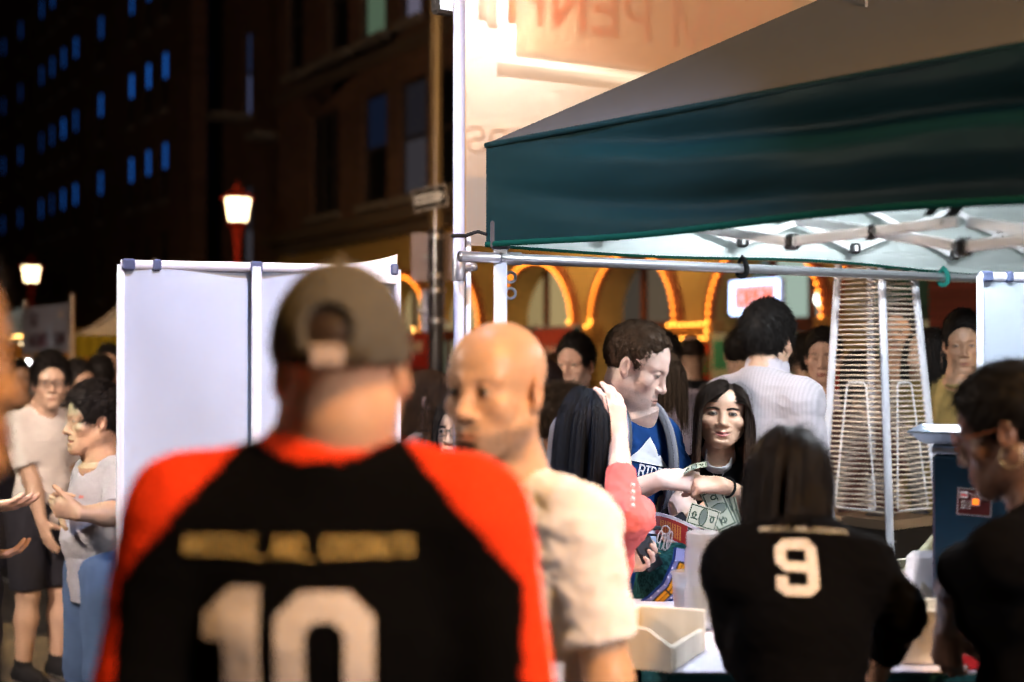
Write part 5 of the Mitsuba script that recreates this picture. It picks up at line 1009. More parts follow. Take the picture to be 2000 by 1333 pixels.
# 1 --- the man in the cap
def man_in_cap():
    D = 1.85; p = Person('man seen from behind in olive cap and black shirt with red sleeves and number ten', ground(640, D), D, yaw=180, H=1.735, skin=(.50, .31, .20), w=.99, d=1.05, fine=.006, seed=1, head=dict(yaw=178, size=1.0), J=dict(head=at(668, 732, D - .005), neck=at(645, 872, D + .01)))
    p.add_head(h=.005, eyeball=False, buzz=(.004, .003, .003), neck_r=.064)
    def col(v, s, jl):
        ax = np.abs(v[:, 0]); red = ax > .072 + .86 * (.555 - v[:, 2]); red |= np.abs(v[:, 0]) > .235
        red |= (np.linalg.norm(v - V(0, -.01, .52), axis=1) < .085) & (v[:, 2] > .475)
        return np.where(red[:, None], V(.66, .040, .010), V(.0022, .0022, .0025))
    p.shirt(col, sleeve=1.35, h=.0065, inf=.016, fold=.8)
    w, t = .110, .033; c = .028
    zero = Polygon([(-w / 2 + c, 0), (w / 2 - c, 0), (w / 2, c), (w / 2, .25 - c), (w / 2 - c, .25), (-w / 2 + c, .25), (-w / 2, .25 - c), (-w / 2, c)], [[(-w / 2 + t + .012, t), (-w / 2 + t, t + .012), (-w / 2 + t, .25 - t - .012), (-w / 2 + t + .012, .25 - t), (w / 2 - t - .012, .25 - t), (w / 2 - t, .25 - t - .012), (w / 2 - t, t + .012), (w / 2 - t - .012, t)]])
    one = Polygon([(-.02, 0), (.022, 0), (.022, .25), (-.012, .25), (-.045, .218), (-.045, .19), (-.02, .19)])
    PR = (.52, .47, .43)
    p.print_on(back_print(trimesh.creation.extrude_polygon(one, .001, engine='earcut'), .118, x=-.084), -1, PR, 'number_print'); p.print_on(back_print(trimesh.creation.extrude_polygon(zero, .001, engine='earcut'), .115, x=.012), -1, PR, 'number_print')
    p.print_on(back_print(move(text('#NOODLE_  AND_  COCONUTS', .015, .001, False, None, .262), T4((0, 0, 0), 1.5)), .412, cell=.01, x=-.022), -1, (.55, .40, .14), 'lettering_print')
    p.pants((.02, .02, .025)); p.arm('l', 'relaxed'); p.arm('r', 'relaxed'); p.finish()
    cap = thing('cap', 'olive brown baseball cap on the head of the man seen from behind', 'cap'); g = Field((-.13, -.15, -.05), (.13, .22, .19), .0045)
    g.el(CR[0] + V(0, 0, .0), CR[1] + V(.010, .012, .014), k=.01); g.el((0, -.005, .03), (.083, .10, .06), k=.02); g.rc((0, .09, .03), (0, .165, .022), .06, .05, k=.02, sc=((0, 0, 1), .10)); g.clip((0, 0, .012), (0, .0, -1))
    g.el((0, -.118, .056), (.030, .05, .032), k=.004, mode='s'); m = wrinkle(g.mesh(), .002, (30, 30, 30), 2)
    g2 = Field((-.07, -.14, .0), (.07, -.06, .05), .004); g2.el(CR[0], CR[1] + V(.012, .014, .014), k=.01); g2.clip((0, 0, .012), (0, 0, -1)); g2.clip((0, 0, .034), (0, 0, 1)); g2.clip((.05, 0, 0), (1, 0, 0)); g2.clip((-.05, 0, 0), (-1, 0, 0))
    part(cap, 'crown', move(m, p.HM), 'm_cloth', lambda v: V(.078, .073, .060) * (.85 + .3 * meshkit.fbm(v * 50, 3, 1))[:, None], True); part(cap, 'strap', move(g2.mesh(), p.HM), 'm_cloth', (.05, .04, .028), True); part(cap, 'label', move(box(.040, .008, .026, (.002, -.132, .024), None, .003), p.HM), 'm_cloth', (.42, .34, .30)); part(cap, 'button', move(ball((0, -.018, .148), .007), p.HM), 'm_cloth', (.10, .08, .05), True)
def T4(t, s=1.0): M = np.eye(4); M[:3, 3] = t; M[1, 1] = s; return M
man_in_cap()
# 2 --- bald man
def bald():
    D = 2.62; p = Person('bald man in white t-shirt turning his head left beside the man in the cap', ground(1010, D), D + .04, yaw=-52, H=1.69, skin=(.56, .35, .22), w=1.08, d=1.08, fine=.0055, seed=2, head=dict(yaw=-34, size=1.03, pitch=2), J=dict(head=at(969, 771, D), neck=at(998, 930, D + .05)))
    p.add_head(h=.004, stubble=1.15, eyes=.85, nose=1.15, fat=.25); p.brows(HAIR['darkbrown'])
    r = np.random.default_rng(3); a = r.random((500, 1)) * 2 - 1; P = np.concatenate([a * .02, .088 - a * a * .004 + r.random((500, 1)) * .006, -.086 - r.random((500, 1)) * .03 + a * a * .008], 1); p.hpart('goatee', strands(np.stack([P, P + V(0, .004, -.004), P + V(0, .004, -.012)], 1), np.tile([.001, .001, .0005], (500, 1))), HAIR['black'])
    p.shirt((.78, .77, .80), sleeve=.74, h=.008, loose=.024, inf=.018, fold=2.0); p.pants((.03, .03, .04)); p.arm('l', 'relaxed'); p.arm('r', 'relaxed'); p.finish()
bald()
# 3 --- two figures cut by the left edge
p = Person('blurred man close to the camera at the left edge, face turned right', ground(-330, 1.45), 1.45, yaw=85, H=1.72, skin=(.26, .13, .05), fine=.007, seed=3, w=.9, head=dict(yaw=84, size=1.0), J=dict(head=at(-172, 716, 1.45), neck=at(-280, 900, 1.45)))
p.add_head(h=.006, eyes=.6); p.short(HAIR['black'], n=800); p.shirt((.012, .012, .014), h=.012); p.pants((.02, .02, .03), h=.02); p.arm('l', 'relaxed', h=.007); p.arm('r', 'relaxed', h=.007); p.finish()
p = Person('person in a dark jacket at the left edge holding out one hand', ground(-88, 4.6), 4.6, yaw=80, H=1.66, skin=(.50, .30, .22), fine=.006, seed=4, J=dict(el_r=at(-90, 1000, 4.5), wr_r=at(-30, 992, 4.45), el_l=at(-70, 1085, 4.75), wr_l=at(-34, 1082, 4.62)))
p.add_head(h=.006); p.short(HAIR['black'], n=800); p.shirt((.012, .012, .014), sleeve=1.9, h=.012); p.pants((.012, .012, .015), h=.02)
p.arm('r', dict(d=V(1, 0, .1), n=V(0, .3, 1), t=V(0, 1, 0), curl=((10, 15, 10),) * 4)); p.arm('l', dict(d=V(1, 0, .0), n=V(0, .2, 1), t=V(0, -1, 0), curl=((20, 25, 15),) * 4)); p.finish()
# 4 --- young man with glasses
def glasses(holder_label, HM, color, w=.026, h=.017, r=.0011, rnd=.5, z=.009):
    k = thing('eyeglasses', holder_label, 'glasses')
    for sx in (-1, 1):
        c = V(sx * .033, .102, z); a = np.linspace(0, 2 * math.pi, 25); e = lambda q: np.sign(q) * np.abs(q) ** rnd
        part(k, 'rim', move(tube(np.stack([c[0] + w * e(np.cos(a)), c[1] - .008 * e(np.cos(a)) * sx * e(np.cos(a)) * 0 - .006 * (e(np.cos(a)) * sx > 0) * np.abs(e(np.cos(a))), c[2] + h * e(np.sin(a))], 1), r, 6), HM), 'm_gloss', color, True)
        part(k, 'lens', move(sheet(lambda u, v: np.stack([c[0] + w * .95 * e(np.cos(u * 6.283)) * v, c[1] - .004 * v + 0 * u, c[2] + h * .95 * e(np.sin(u * 6.283)) * v], 1), 20, 4), HM), 'm_pane')
        part(k, 'temple', move(tube([(sx * (.033 + w), .096, z + .004), (sx * .074, .07, z + .005), (sx * .082, -.005, z + .006), (sx * .082, -.025, z - .01)], r, 6), HM), 'm_gloss', color, True)
    part(k, 'bridge', move(tube([(-.008, .103, z + .003), (0, .106, z + .006), (.008, .103, z + .003)], r, 6), HM), 'm_gloss', color, True)
D = 7.15
p = Person('young man with glasses in pale t-shirt and dark shorts, hand in pocket', ground(84, D), D, yaw=52, H=1.625, skin='asian', w=.95, fine=.005, seed=5, head=dict(yaw=22, size=1.0), J=dict(head=at(99, 752, D - .03), el_r=at(64, 940, D - .12), wr_r=at(82, 1018, D - .16)))
p.add_head(h=.003, asian=True, eyes=.9); p.brows(HAIR['black']); p.short(HAIR['black'], top=.034, side=.014, messy=.9, length=.03, up=.3, n=2200); p.shirt((.66, .61, .57), sleeve=.72, h=.008, hem=-.12, loose=.022)
p.pants((.022, .022, .028), to=.98, h=.011, name='shorts', w=1.08); p.legs(h=.009); p.shoes((.02, .02, .022), (.25, .24, .22)); p.arm('r', dict(d=unit(V(.35, -.1, -1)), n=V(.5, .8, 0), t=V(.8, -.5, 0), curl=((10, 15, 10),) * 4)); p.arm('l', 'relaxed'); p.finish(); glasses('black rimmed rectangular glasses of the young man in the pale grey t-shirt', p.HM, (.01, .01, .01), rnd=.45, r=.0016)
# 5 --- man in the grey polo shirt
D = 5.5
def polo(v, s, jl): return V(.30, .30, .33) * (.86 + .28 * meshkit.fbm(v * 120, 2, 4))[:, None]
p = Person('man in grey polo shirt and blue jeans talking with one arm across his belly', ground(196, D), D, yaw=-48, H=1.53, skin='tan', w=1.02, d=1.12, belly=.45, fine=.0045, seed=6, head=dict(yaw=-58, pitch=2, size=1.03), J=dict(head=at(184, 825, D), neck=at(200, 893, D + .02), el_l=at(226, 1005, D - .22), wr_l=at(158, 1003, D - .30), el_r=at(150, 1000, D + .1), wr_r=at(128, 985, D - .1)))
p.skin = V(.46, .28, .18); p.add_head(h=.003, asian=True, fat=.44, mouth=1.6, eyes=.5, liner=.3, nose=1.15); p.brows(HAIR['black'], thick=1.3); p.short(HAIR['black'], top=.022, side=.012, hairline=.062, fringe=1.0, length=.026)
p.shirt(polo, sleeve=.85, h=.0075, hem=-.19, loose=.024, inf=.02, vneck=.04, fold=1.2)
p.arm('l', dict(d=V(-1, -.1, .25), n=V(.1, .9, .2), t=V(0, 0, 1), curl=((35, 60, 30), (45, 70, 35), (50, 75, 35), (55, 75, 35)), thumb=(.8, .5, 0), tflex=5)); p.arm('r', 'relaxed'); p.pants((.055, .09, .17), h=.011); p.shoes((.03, .03, .03)); p.finish()
part(p.key, 'collar', p.to(mb(*[tube([(sx * .07, -.03, .505), (sx * .075, .01, .50), (sx * .055, .055, .475), (sx * .02, .095, .44), (sx * .035, .11, .41)], [.012, .015, .017, .016, .006], 8, flat=.4) for sx in (-1, 1)])), 'm_cloth', (.32, .32, .35), True); p.print_on(back_print(box(.028, .012, .001), .33, side=1, x=-.07), 1, (.5, .12, .1), 'chest_emblem')
# 6 --- man behind the two
D = 7.9
def floral(v, s, jl): n = meshkit.fbm(v * 22, 2, 3); return np.where((np.abs(n - .5) < .02)[:, None], V(.3, .26, .22), V(.012, .012, .014))
p = Person('dark haired man in black patterned shirt half hidden between the two men at the left', ground(152, D), D, yaw=40, H=1.63, skin='tan', fine=.006, seed=7, head=dict(yaw=55), J=dict(head=at(152, 757, D)))
p.add_head(h=.005, asian=True); p.short(HAIR['black'], n=1200); p.shirt(floral, h=.011); p.pants((.015, .015, .02), h=.02); p.arm('l', 'relaxed', h=.007); p.arm('r', 'relaxed', h=.007); p.shoes((.02, .02, .02)); p.finish()
# 7, 8 --- two women between the cap and the bald man
D = 5.6
p = Person('woman with long wavy brown hair in grey cardigan left of the bald man', ground(842, D), D, yaw=70, H=1.575, fem=True, skin='fair', fine=.005, seed=8, head=dict(yaw=78), J=dict(head=at(846, 788, D), el_r=at(812, 985, D - .1), wr_r=at(868, 900, D - .2)))
p.add_head(h=.004); p.brows(HAIR['brown']); p.longhair(HAIR['brown'], part_x=0, length=.46, n=700, wave=1, face=.04); p.shirt((.11, .10, .10), sleeve=1.95, h=.009, name='cardigan'); p.arm('r', 'relaxed'); p.arm('l', 'relaxed', h=.007); p.pants((.03, .03, .05), h=.02); p.finish()
D = 5.2
p = Person('woman with black hair and dark rimmed glasses half hidden behind the bald man', ground(896, D), D, yaw=-10, H=1.475, fem=True, skin='asian', fine=.005, seed=9, head=dict(yaw=-14), J=dict(head=at(890, 846, D)))
p.add_head(h=.004, asian=True); p.brows(HAIR['black']); p.longhair(HAIR['black'], part_x=-.01, length=.42, n=600); p.shirt((.02, .02, .025), h=.011); p.arm('r', 'relaxed', h=.007); p.arm('l', 'relaxed', h=.007); p.pants((.03, .03, .05), h=.02); p.finish(); glasses('dark rimmed glasses of the black haired woman behind the bald man', p.HM, (.01, .01, .012), rnd=.6, r=.0015)
# 9 --- young man at the back
D = 6.6
p = Person('young man with short black hair standing between the bald man and the man in blue', ground(1120, D), D, yaw=-25, H=1.715, skin='asian', fine=.005, seed=10, head=dict(yaw=-27, pitch=0), J=dict(head=at(1123, 717, D)))
p.skin = V(.58, .37, .27); p.add_head(h=.003, asian=True, mouth=1.4, eyes=.7, fat=.2); p.brows(HAIR['black'], thick=1.1); p.short(HAIR['black'], top=.026, side=.010, hairline=.066, length=.014, up=.25); p.shirt((.10, .11, .14), h=.01); p.pants((.03, .03, .05), h=.02); p.arm('l', 'relaxed', h=.007); p.arm('r', 'relaxed', h=.007); p.finish()
# 10 --- three partly hidden behind the bald man
D = 5.7
p = Person('woman with brown skin and a gold ring earring right of the bald man', ground(1045, D), D, yaw=-60, H=1.63, fem=True, skin='brown', fine=.006, seed=11, head=dict(yaw=-62), J=dict(head=at(1048, 765, D)))
p.skin = V(.26, .12, .06); p.add_head(h=.004); p.short((.02, .01, .008), top=.008, side=.006, n=800, length=.012, up=.02, hairline=.066); p.shirt((.10, .11, .13), h=.012); p.pants((.03, .03, .05), h=.02); p.arm('l', 'relaxed', h=.007); p.arm('r', 'relaxed', h=.007); p.finish()
k = thing('earring', 'gold ring earring of the woman right of the bald man', 'earring', None); ec = V(-.083, -.008, -.042); part(k, 'hoop', move(tube([ec + .011 * V(.2 * math.cos(a), math.cos(a), math.sin(a)) for a in np.linspace(0, 6.283, 20)], .0016, 6), p.HM), 'm_metal', (.8, .55, .35), True)
D = 7.6
p = Person('person with a brown bob haircut behind the woman with the gold earring', ground(1092, D), D, yaw=150, H=1.60, fem=True, skin='asian', fine=.007, seed=12, J=dict(head=at(1092, 738, D)))
p.add_head(h=.006, eyeball=False); p.longhair((.05, .024, .012), length=.26, n=400, K=14); p.shirt((.05, .05, .06), h=.013); p.pants((.03, .03, .05), h=.02); p.finish()
D = 5.0
p = Person('person with short curly black hair behind the backpack strap of the man in blue', ground(1108, D), D, yaw=60, H=1.51, skin='brown', fine=.006, seed=13, head=dict(yaw=95, pitch=8, size=.9), J=dict(head=at(1104, 836, D)))
p.add_head(h=.005); p.short((.03, .018, .010), top=.030, side=.020, n=3200, length=.022, up=.8, messy=3.0, sideburn=False); p.shirt((.04, .05, .07), h=.012); p.pants((.03, .03, .05), h=.02); p.arm('l', 'relaxed', h=.007); p.arm('r', 'relaxed', h=.007); p.finish()
# 11 --- the man in blue paying
D = 4.5
p = Person('man in blue t-shirt with backpack looking down as he hands over a bank note', ground(1236, D), D, yaw=40, H=1.72, skin='fair', w=1.0, fine=.004, seed=21, head=dict(yaw=69, pitch=23, roll=0, size=1.03), J=dict(head=at(1241, 720, D), neck=at(1228, 790, D + .03), pelvis=V(ground(1236, D) - .11, D, .965), el_r=at(1176, 985, D - .12), wr_r=at(1288, 938, D - .22), el_l=at(1325, 965, D + .05), wr_l=at(1354, 1058, D - .18)))
p.skin = V(.66, .46, .38); BM_ = p
p.add_head(h=.0024, stubble=.75, eyes=.42, liner=.45, nose=1.1, chin=.003, lips=(.5, .24, .2)); p.brows(HAIR['darkbrown'], thick=1.5, arch=.001, n=120)
p.short((.05, .028, .016), h=.0032, top=.010, side=.0035, hairline=.080, recede=0, front=.060, n=6500, length=.010, up=.14, messy=.4, back=-.06)
p.shirt(plain((.012, .045, .16), .25, 40), sleeve=.8, h=.006, hem=-.15, loose=.02, fold=1.1, label='blue t-shirt with white mountain print')
p.print_on(back_print(poly([(-.10, 0), (.10, 0), (.055, .035), (.04, .03), (.0, .085), (-.02, .07), (-.05, .04)],   .001), .345, side=1, x=-.02), 1, (.62, .64, .68), 'mountain_print'); p.print_on(back_print(text('RIDE', .036, .001, True), .322, side=1, x=-.025), 1, (.62, .64, .68), 'lettering_print')
hm = dict(d=V(.97, -.05, .02), n=V(.12, .80, -.55), t=V(0, .3, 1), curl=((38, 52, 30), (46, 62, 32), (52, 66, 34), (55, 66, 34)), spread=3, thumb=(.8, .42, .45), tflex=16)
p.arm('r', hm, h=.003, r=(.05, .043, .043, .028)); p.arm('l', dict(d=V(-.93, -.28, .12), n=V(.1, -.75, .6), t=V(0, .4, 1), curl=((45, 65, 35), (50, 65, 35), (52, 65, 35), (55, 65, 35))), h=.0035); p.pants((.03, .035, .05), h=.014); p.shoes((.04, .04, .04)); p.finish()
bp = thing('backpack', 'grey backpack with padded straps on the shoulders of the man in blue', 'backpack'); g = Field((-.22, -.42, -.15), (.22, -.06, .55), .009); g.rc((0, -.20, .0), (0, -.18, .36), .12, .11, k=.03, sc=((0, 1, 0), .8)); g.rc((-.09, -.19, .02), (.09, -.19, .02), .10, .10, k=.05); g.rc((-.07, -.17, .40), (.07, -.17, .40), .06, .06, k=.05); part(bp, 'bag', p.to(wrinkle(g.mesh(), .006, (12, 12, 12), 1)), 'm_cloth', (.12, .12, .135), True)
for sx in (-1, 1):
    pt = [(sx * .085, -.13, .44), (sx * .095, -.07, .535), (sx * .10, .0, .545), (sx * .10, .07, .505), (sx * .105, .125, .42), (sx * .12, .142, .32), (sx * .145, .115, .21), (sx * .185, .06, .14), (sx * .2, -.06, .05)]
    tt = np.linspace(0, 1, 40); cs_ = np.array([np.interp(tt, np.linspace(0, 1, 9), np.array(pt)[:, i]) for i in range(3)]).T; cs_ = np.array([np.convolve(np.pad(cs_[:, i], 3, 'edge'), np.ones(7) / 7, 'valid') for i in range(3)]).T
    part(bp, 'strap', p.to(tube(cs_, .029, 12, flat=.30, up=(0, 1, 0))), 'm_cloth', (.085, .085, .10), True, label='padded grey shoulder strap'); part(bp, 'webbing', p.to(tube(cs_[4:] + V(0, .004, .006), .012, 8, flat=.75, up=(0, 1, 0))), 'm_cloth', (.22, .22, .26), True)
    part(bp, 'buckle', p.to(box(.05, .02, .035, pt[6], None, .006)), 'm_gloss', (.012, .012, .012)); part(bp, 'loose_webbing', p.to(tube([V(*pt[6]), V(*pt[6]) + V(sx * .01, .025, -.05), V(*pt[6]) + V(sx * .022, .02, -.12)], .010, 6, flat=.3)), 'm_cloth', (.012, .012, .014), True)
# 12 --- the woman in coral
D = 3.88
q = Person('black haired woman in coral top seen from behind with one hand on her head', ground(1142, D), D, yaw=172, H=1.53, fem=True, skin=(.66, .46, .38), fine=.0045, seed=22, head=dict(yaw=176, roll=-4, size=.98), J=dict(head=at(1148, 858, D), neck=at(1146, 955, D - .03), el_r=at(1217, 1008, D - .22), wr_r=at(1207, 851, D - .085), el_l=at(1098, 1080, D + .08), wr_l=at(1206, 1104, D + .22)))
q.add_head(h=.0045, eyeball=False)
q.longhair((.006, .008, .012), cap=True, inflate=.010, part_x=.0, length=.42, n=1700, K=20, r=.0030, spread=1.2, part_y=(.06, -.08), face_open=.05)
q.shirt((.66, .15, .14), sleeve=1.58, h=.0065, loose=.023, fold=2.2, wr=.02); q.arm('r', dict(d=V(-.10, .05, .99), n=V(-.45, .89, .05), t=V(-.9, -.45, .1), curl=((16, 28, 22), (14, 24, 20), (16, 24, 20), (20, 26, 22)), spread=7, thumb=(.78, .60, .10), tflex=8), h=.003); q.arm('l', dict(d=V(.95, -.2, .15), n=V(-.2, -.6, .75), t=V(-.1, .5, .9), curl=((25, 50, 30), (28, 52, 30), (30, 52, 30), (32, 52, 30)), spread=6, thumb=(.85, .35, .3)), h=.0035); q.pants((.03, .03, .05), h=.02); q.finish()
for i in range(4): a = at(1236, 948 + i * 13, D - .315); part(q.key, 'pearl_button', ball(a, .0055), 'm_gloss', (.75, .7, .68), True)
# 13 --- the woman counting notes
D = 4.62
w = Person('smiling woman with long dark hair in black t-shirt holding dollar notes', ground(1402, D), D, yaw=-8, H=1.555, fem=True, skin=(.62, .38, .26), fine=.0045, seed=23, head=dict(yaw=-5, pitch=-4, roll=3, size=.84, wide=1.17), J=dict(head=at(1409, 815, D), neck=at(1402, 890, D + .035), el_l=at(1482, 992, D - .14), wr_l=at(1412, 949, D - .34), el_r=at(1316, 985, D + .02), wr_r=at(1350, 1018, D - .24)))
w.add_head(h=.0022, asian=True, liner=.95, fat=.34, eyes=1.2, lips=(.50, .17, .15), mouth=.3, nose=1.02, smile=1.7); w.brows(HAIR['black'], thick=1.3, arch=.005, n=110)
def tips(v, c): t = np.clip((-.06 - v[:, 2]) / .2, 0, 1)[:, None]; return c * (1 + 1.2 * t) + V(.035, .012, .004) * t
w.longhair((.018, .011, .008), color_fn=tips, part_x=-.022, length=.46, n=1500, K=26, r=.0017, face_open=.066, fwd=.35, face=.062, inflate=.004, part_y=(.082, -.09))
w.shirt(plain((.004, .004, .0045), .2), sleeve=.75, h=.0065, neck_z=.46, fold=1.0, label='black t-shirt with white lettering')
hl = dict(d=V(-.97, -.12, .10), n=V(-.15, .62, -.76), t=V(-.2, .5, .8), curl=((40, 62, 34), (52, 70, 36), (56, 74, 36), (58, 74, 36)), spread=2, thumb=(.8, .45, .35), tflex=14)
w.arm('l', hl, h=.003, size=.92); w.arm('r', dict(d=V(.90, -.30, .30), n=V(.15, .80, -.25), t=V(0, .2, 1), curl=((12, 14, 8), (52, 66, 34), (58, 70, 36), (60, 70, 36)), spread=2, thumb=(.75, .55, .3), tflex=10), h=.003, size=.92); w.pants((.03, .03, .05), h=.02); w.finish()
w.print_on(back_print(text("L'il", .030, .001, True), .235, side=1, x=-.01), 1, (.7, .7, .7), 'lettering_print'); w.print_on(back_print(text('AND', .018, .001, True), .125, side=1, x=-.01), 1, (.7, .7, .7), 'lettering_print'); w.print_on(back_print(text('DINE', .034, .001, True), .08, side=1, x=-.03), 1, (.62, .55, .4), 'lettering_print')
g = Field((-.1, -.05, .40), (.1, .16, .56), .004); hd = w.lo(w.j['head']) - w.lo(w.j['neck']); g.rc(V(0, -.005, .46), V(0, -.005, .46) + unit(hd) * .07, .058, .058, k=.01); g.el((0, .06, .49), (.05, .055, .042), k=.02); g.rc(V(0, -.005, .40), V(0, -.005, .46) + unit(hd) * .2, .051, .049, k=.003, mode='s'); g.el((0, .085, .518), (.05, .06, .043), k=.004, mode='s'); part(w.key, 'undershirt', w.to(g.mesh()), 'm_cloth', (.68, .68, .70), True)
a = at(1330, 985, D - .10); e, r_ = w.j['el_r'], w.j['wr_r']; d_ = unit(r_ - e)
sl_ = tube([e + d_ * t for t in np.linspace(-.02, .10, 14)], [.052 + .003 * (i % 2) for i in range(14)], 18); part(w.key, 'rolled_sleeve', sl_, 'm_cloth', (.66, .64, .64), True, label='white undershirt sleeve pushed up the forearm')
wl = w.j['wr_l']; dl = unit(wl - w.j['el_l']); ht = thing('bracelet', 'black hair tie on the wrist of the woman with dollar notes', 'bracelet'); u_ = unit(np.cross(dl, V(0, 0, 1))); v_ = np.cross(dl, u_); add(ht, tube([wl - dl * .02 + .031 * (math.cos(t) * u_ + math.sin(t) * v_) for t in np.linspace(0, 6.283, 24)], .0032, 7), 'm_cloth', (.012, .012, .012), True)
nk = thing('necklace', 'thin silver necklace with a small cross on the woman with dollar notes', 'necklace'); sv = np.array(w.shirt_local.vertices)
def fy(x, z): q = sv[(np.abs(sv[:, 0] - x) < .015) & (np.abs(sv[:, 2] - z) < .015)]; return (q[:, 1].max() if len(q) else .1) + .004
chain = [(sx * .048 * (1 - t), None, .505 - .085 * t) for sx in (1,) for t in np.linspace(0, 1, 8)] + [(-.048 * t, None, .42 + .085 * t) for t in np.linspace(0.1, 1, 8)]
chain = [(x, fy(x, z) if z < .47 else .075 - (z - .47) * .8, z) for x, _, z in chain]; part(nk, 'chain', w.to(tube(chain, .0011, 5)), 'm_metal', (.8, .8, .82), True); zc = .42; yc = fy(0, zc - .02); part(nk, 'cross', w.to(mb(box(.0045, .003, .036, (0, yc + .002, zc - .02)), box(.024, .0034, .0045, (0, yc + .002, zc - .013)))), 'm_metal', (.85, .85, .86))
# bank notes
def note(label, o, x, y, bend=.012, L=.15, H=.065, nu=16, cl=V(.34, .37, .29)):
    k = thing('bank_note', label, 'bank note'); o, x, y = V(*o), unit(x), unit(V(*y) - (V(*y) @ unit(x)) * unit(x)); n = np.cross(x, y); P = lambda u, v, off: o + x * (u * L)[:, None] + y * (v * H)[:, None] + n * (bend * np.sin(u * 3.3 + .3) + off)[:, None]
    part(k, 'paper', sheet(lambda u, v: P(u, v, 0), nu, 6, .0003), 'm_matte', cl, True)
    def ringp(cu, cv, ru, rv, w_, off): 
        t = np.linspace(0, 2 * math.pi, 21); return sheet(lambda u, v: P(cu + (ru + (v - .5) * w_ / L) * np.cos(u * 6.283), cv + (rv + (v - .5) * w_ / H) * np.sin(u * 6.283), off), 20, 2)
    ink = V(.05, .075, .05)
    for off in (.0006, -.0010):
        part(k, 'portrait', sheet(lambda u, v, off=off: P(.5 + .11 * v * np.cos(u * 6.283), .5 + .36 * v * np.sin(u * 6.283), off), 18, 3), 'm_matte', V(.15, .18, .15)); part(k, 'border_print', mb(*[sheet(lambda u, v, a=a, b=b, c=c, d=d, off=off: P(a + (b - a) * u, c + (d - c) * v, off), 10, 2) for a, b, c, d in ((.03, .97, .05, .10), (.03, .97, .90, .95), (.03, .06, .1, .9), (.94, .97, .1, .9), (.1, .34, .3, .36), (.1, .3, .5, .54), (.68, .9, .62, .66))]), 'm_matte', ink); part(k, 'seal', mb(ringp(.2, .5, .05, .13, .004, off), ringp(.80, .5, .05, .13, .004, off), ringp(.5, .5, .12, .4, .003, off)), 'm_matte', ink)
    return k
note('folded bank note passing between the hands of the man and the woman', at(1335, 929, D - .36), V(.55, -.1, .24), V(.25, .85, .32), .006, .075, .05)
note('front dollar note fanned in the lower hand of the woman', at(1402, 1040, D - .365), V(-.46, .12, 1.0), V(.9, .05, .42), .008, .125)
note('second dollar note just behind the front one in her lower hand', at(1408, 1042, D - .350), V(-.36, .12, 1.0), V(.9, .05, .34), .010, .12, cl=V(.28, .31, .24))
note('third dollar note at the back of the fan in her lower hand', at(1414, 1044, D - .335), V(-.28, .12, 1.0), V(.9, .05, .25), .010, .112, cl=V(.38, .40, .30))
note('dollar note lying across the folded magazine below her hand', at(1338, 1022, D - .40), V(.75, -.1, -.22), V(.15, .15, 1), .004, .09, cl=V(.46, .46, .36))
mg = thing('magazine', 'folded glossy magazine held under the dollar notes', 'magazine'); D2 = 4.16
pa, pb = at(1263, 1022, D2), at(1402, 1060, D2 - .05); L = pb[0] - pa[0]
def mgf(u, v, o=0): y = 1000 + 46 * u ** 2 * (1.6 - .6 * u); top = EYE - (y - HY) / FPX * D2; return np.stack([pa[0] + L * u, D2 - .04 * u + .03 * np.sin(u * 5) - o + .012 * v, top - .062 * v * (1 + .35 * u)], 1)
part(mg, 'pages', sheet(lambda u, v: mgf(u, v, 0), 30, 8, .006), 'm_gloss', (.60, .60, .70), True)
for a_, b_, c_ in ((.13, .58, (.22, .018, .02)), (.585, .70, (.03, .035, .03)), (.705, .985, (.12, .045, .03))): part(mg, 'printed_page', sheet(lambda u, v: mgf(a_ + (b_ - a_) * u, .14 + .84 * v, .009), 14, 5), 'm_gloss', c_, True)
for i in range(9): part(mg, 'text_column', sheet(lambda u, v: mgf(.20 + .034 * i + .02 * u, .28 + .6 * v, .0102), 3, 4), 'm_matte', (.42, .16, .05))
for i in range(5): part(mg, 'text_line', sheet(lambda u, v: mgf(.04 + .05 * u, .2 + .13 * i + .05 * v, .0092), 3, 2), 'm_matte', (.1, .1, .18))
# phone, keys and the striped strap bag
phn = thing('phone', 'black phone gripped by the fingers below the folded magazine', 'phone'); M = frame(at(1338, 1046, 4.245), x=unit(V(.55, 0, -.8)), y=unit(V(.8, .1, .55))); part(phn, 'body', box(.13, .068, .010, (0, 0, 0), M, .004), 'm_gloss', (.01, .01, .012)); part(phn, 'screen', box(.118, .06, .001, (0, 0, .0056), M), 'm_gloss', (.03, .03, .035))
ks = thing('key_ring', 'bunch of steel keys and clips hanging below the magazine', 'keys'); kc = at(1297, 1050, 4.12)
for i, (dx, dz, l) in enumerate(((-.006, -.012, .05), (.006, -.014, .045), (.014, -.006, .05), (-.014, .004, .035))): a = kc + V(dx, -.004 * i, dz); part(ks, 'clip', tube([a + V(.006 * math.sin(t) + .25 * l / 2 * math.cos(t), 0, l / 2 * math.cos(t) * 1.0 + .3 * 0) for t in np.linspace(0, 6.283, 18)], .0022, 6), 'm_metal', (.8, .8, .82), True)
part(ks, 'ring', tube([kc + .012 * V(math.cos(t), .2, math.sin(t)) + V(.004, 0, .022) for t in np.linspace(0, 6.283, 18)], .0018, 6), 'm_metal', (.75, .75, .78), True); part(ks, 'tag', box(.022, .003, .026, kc + V(-.035, -.005, -.008), None, .001), 'm_gloss', (.35, .5, .7))
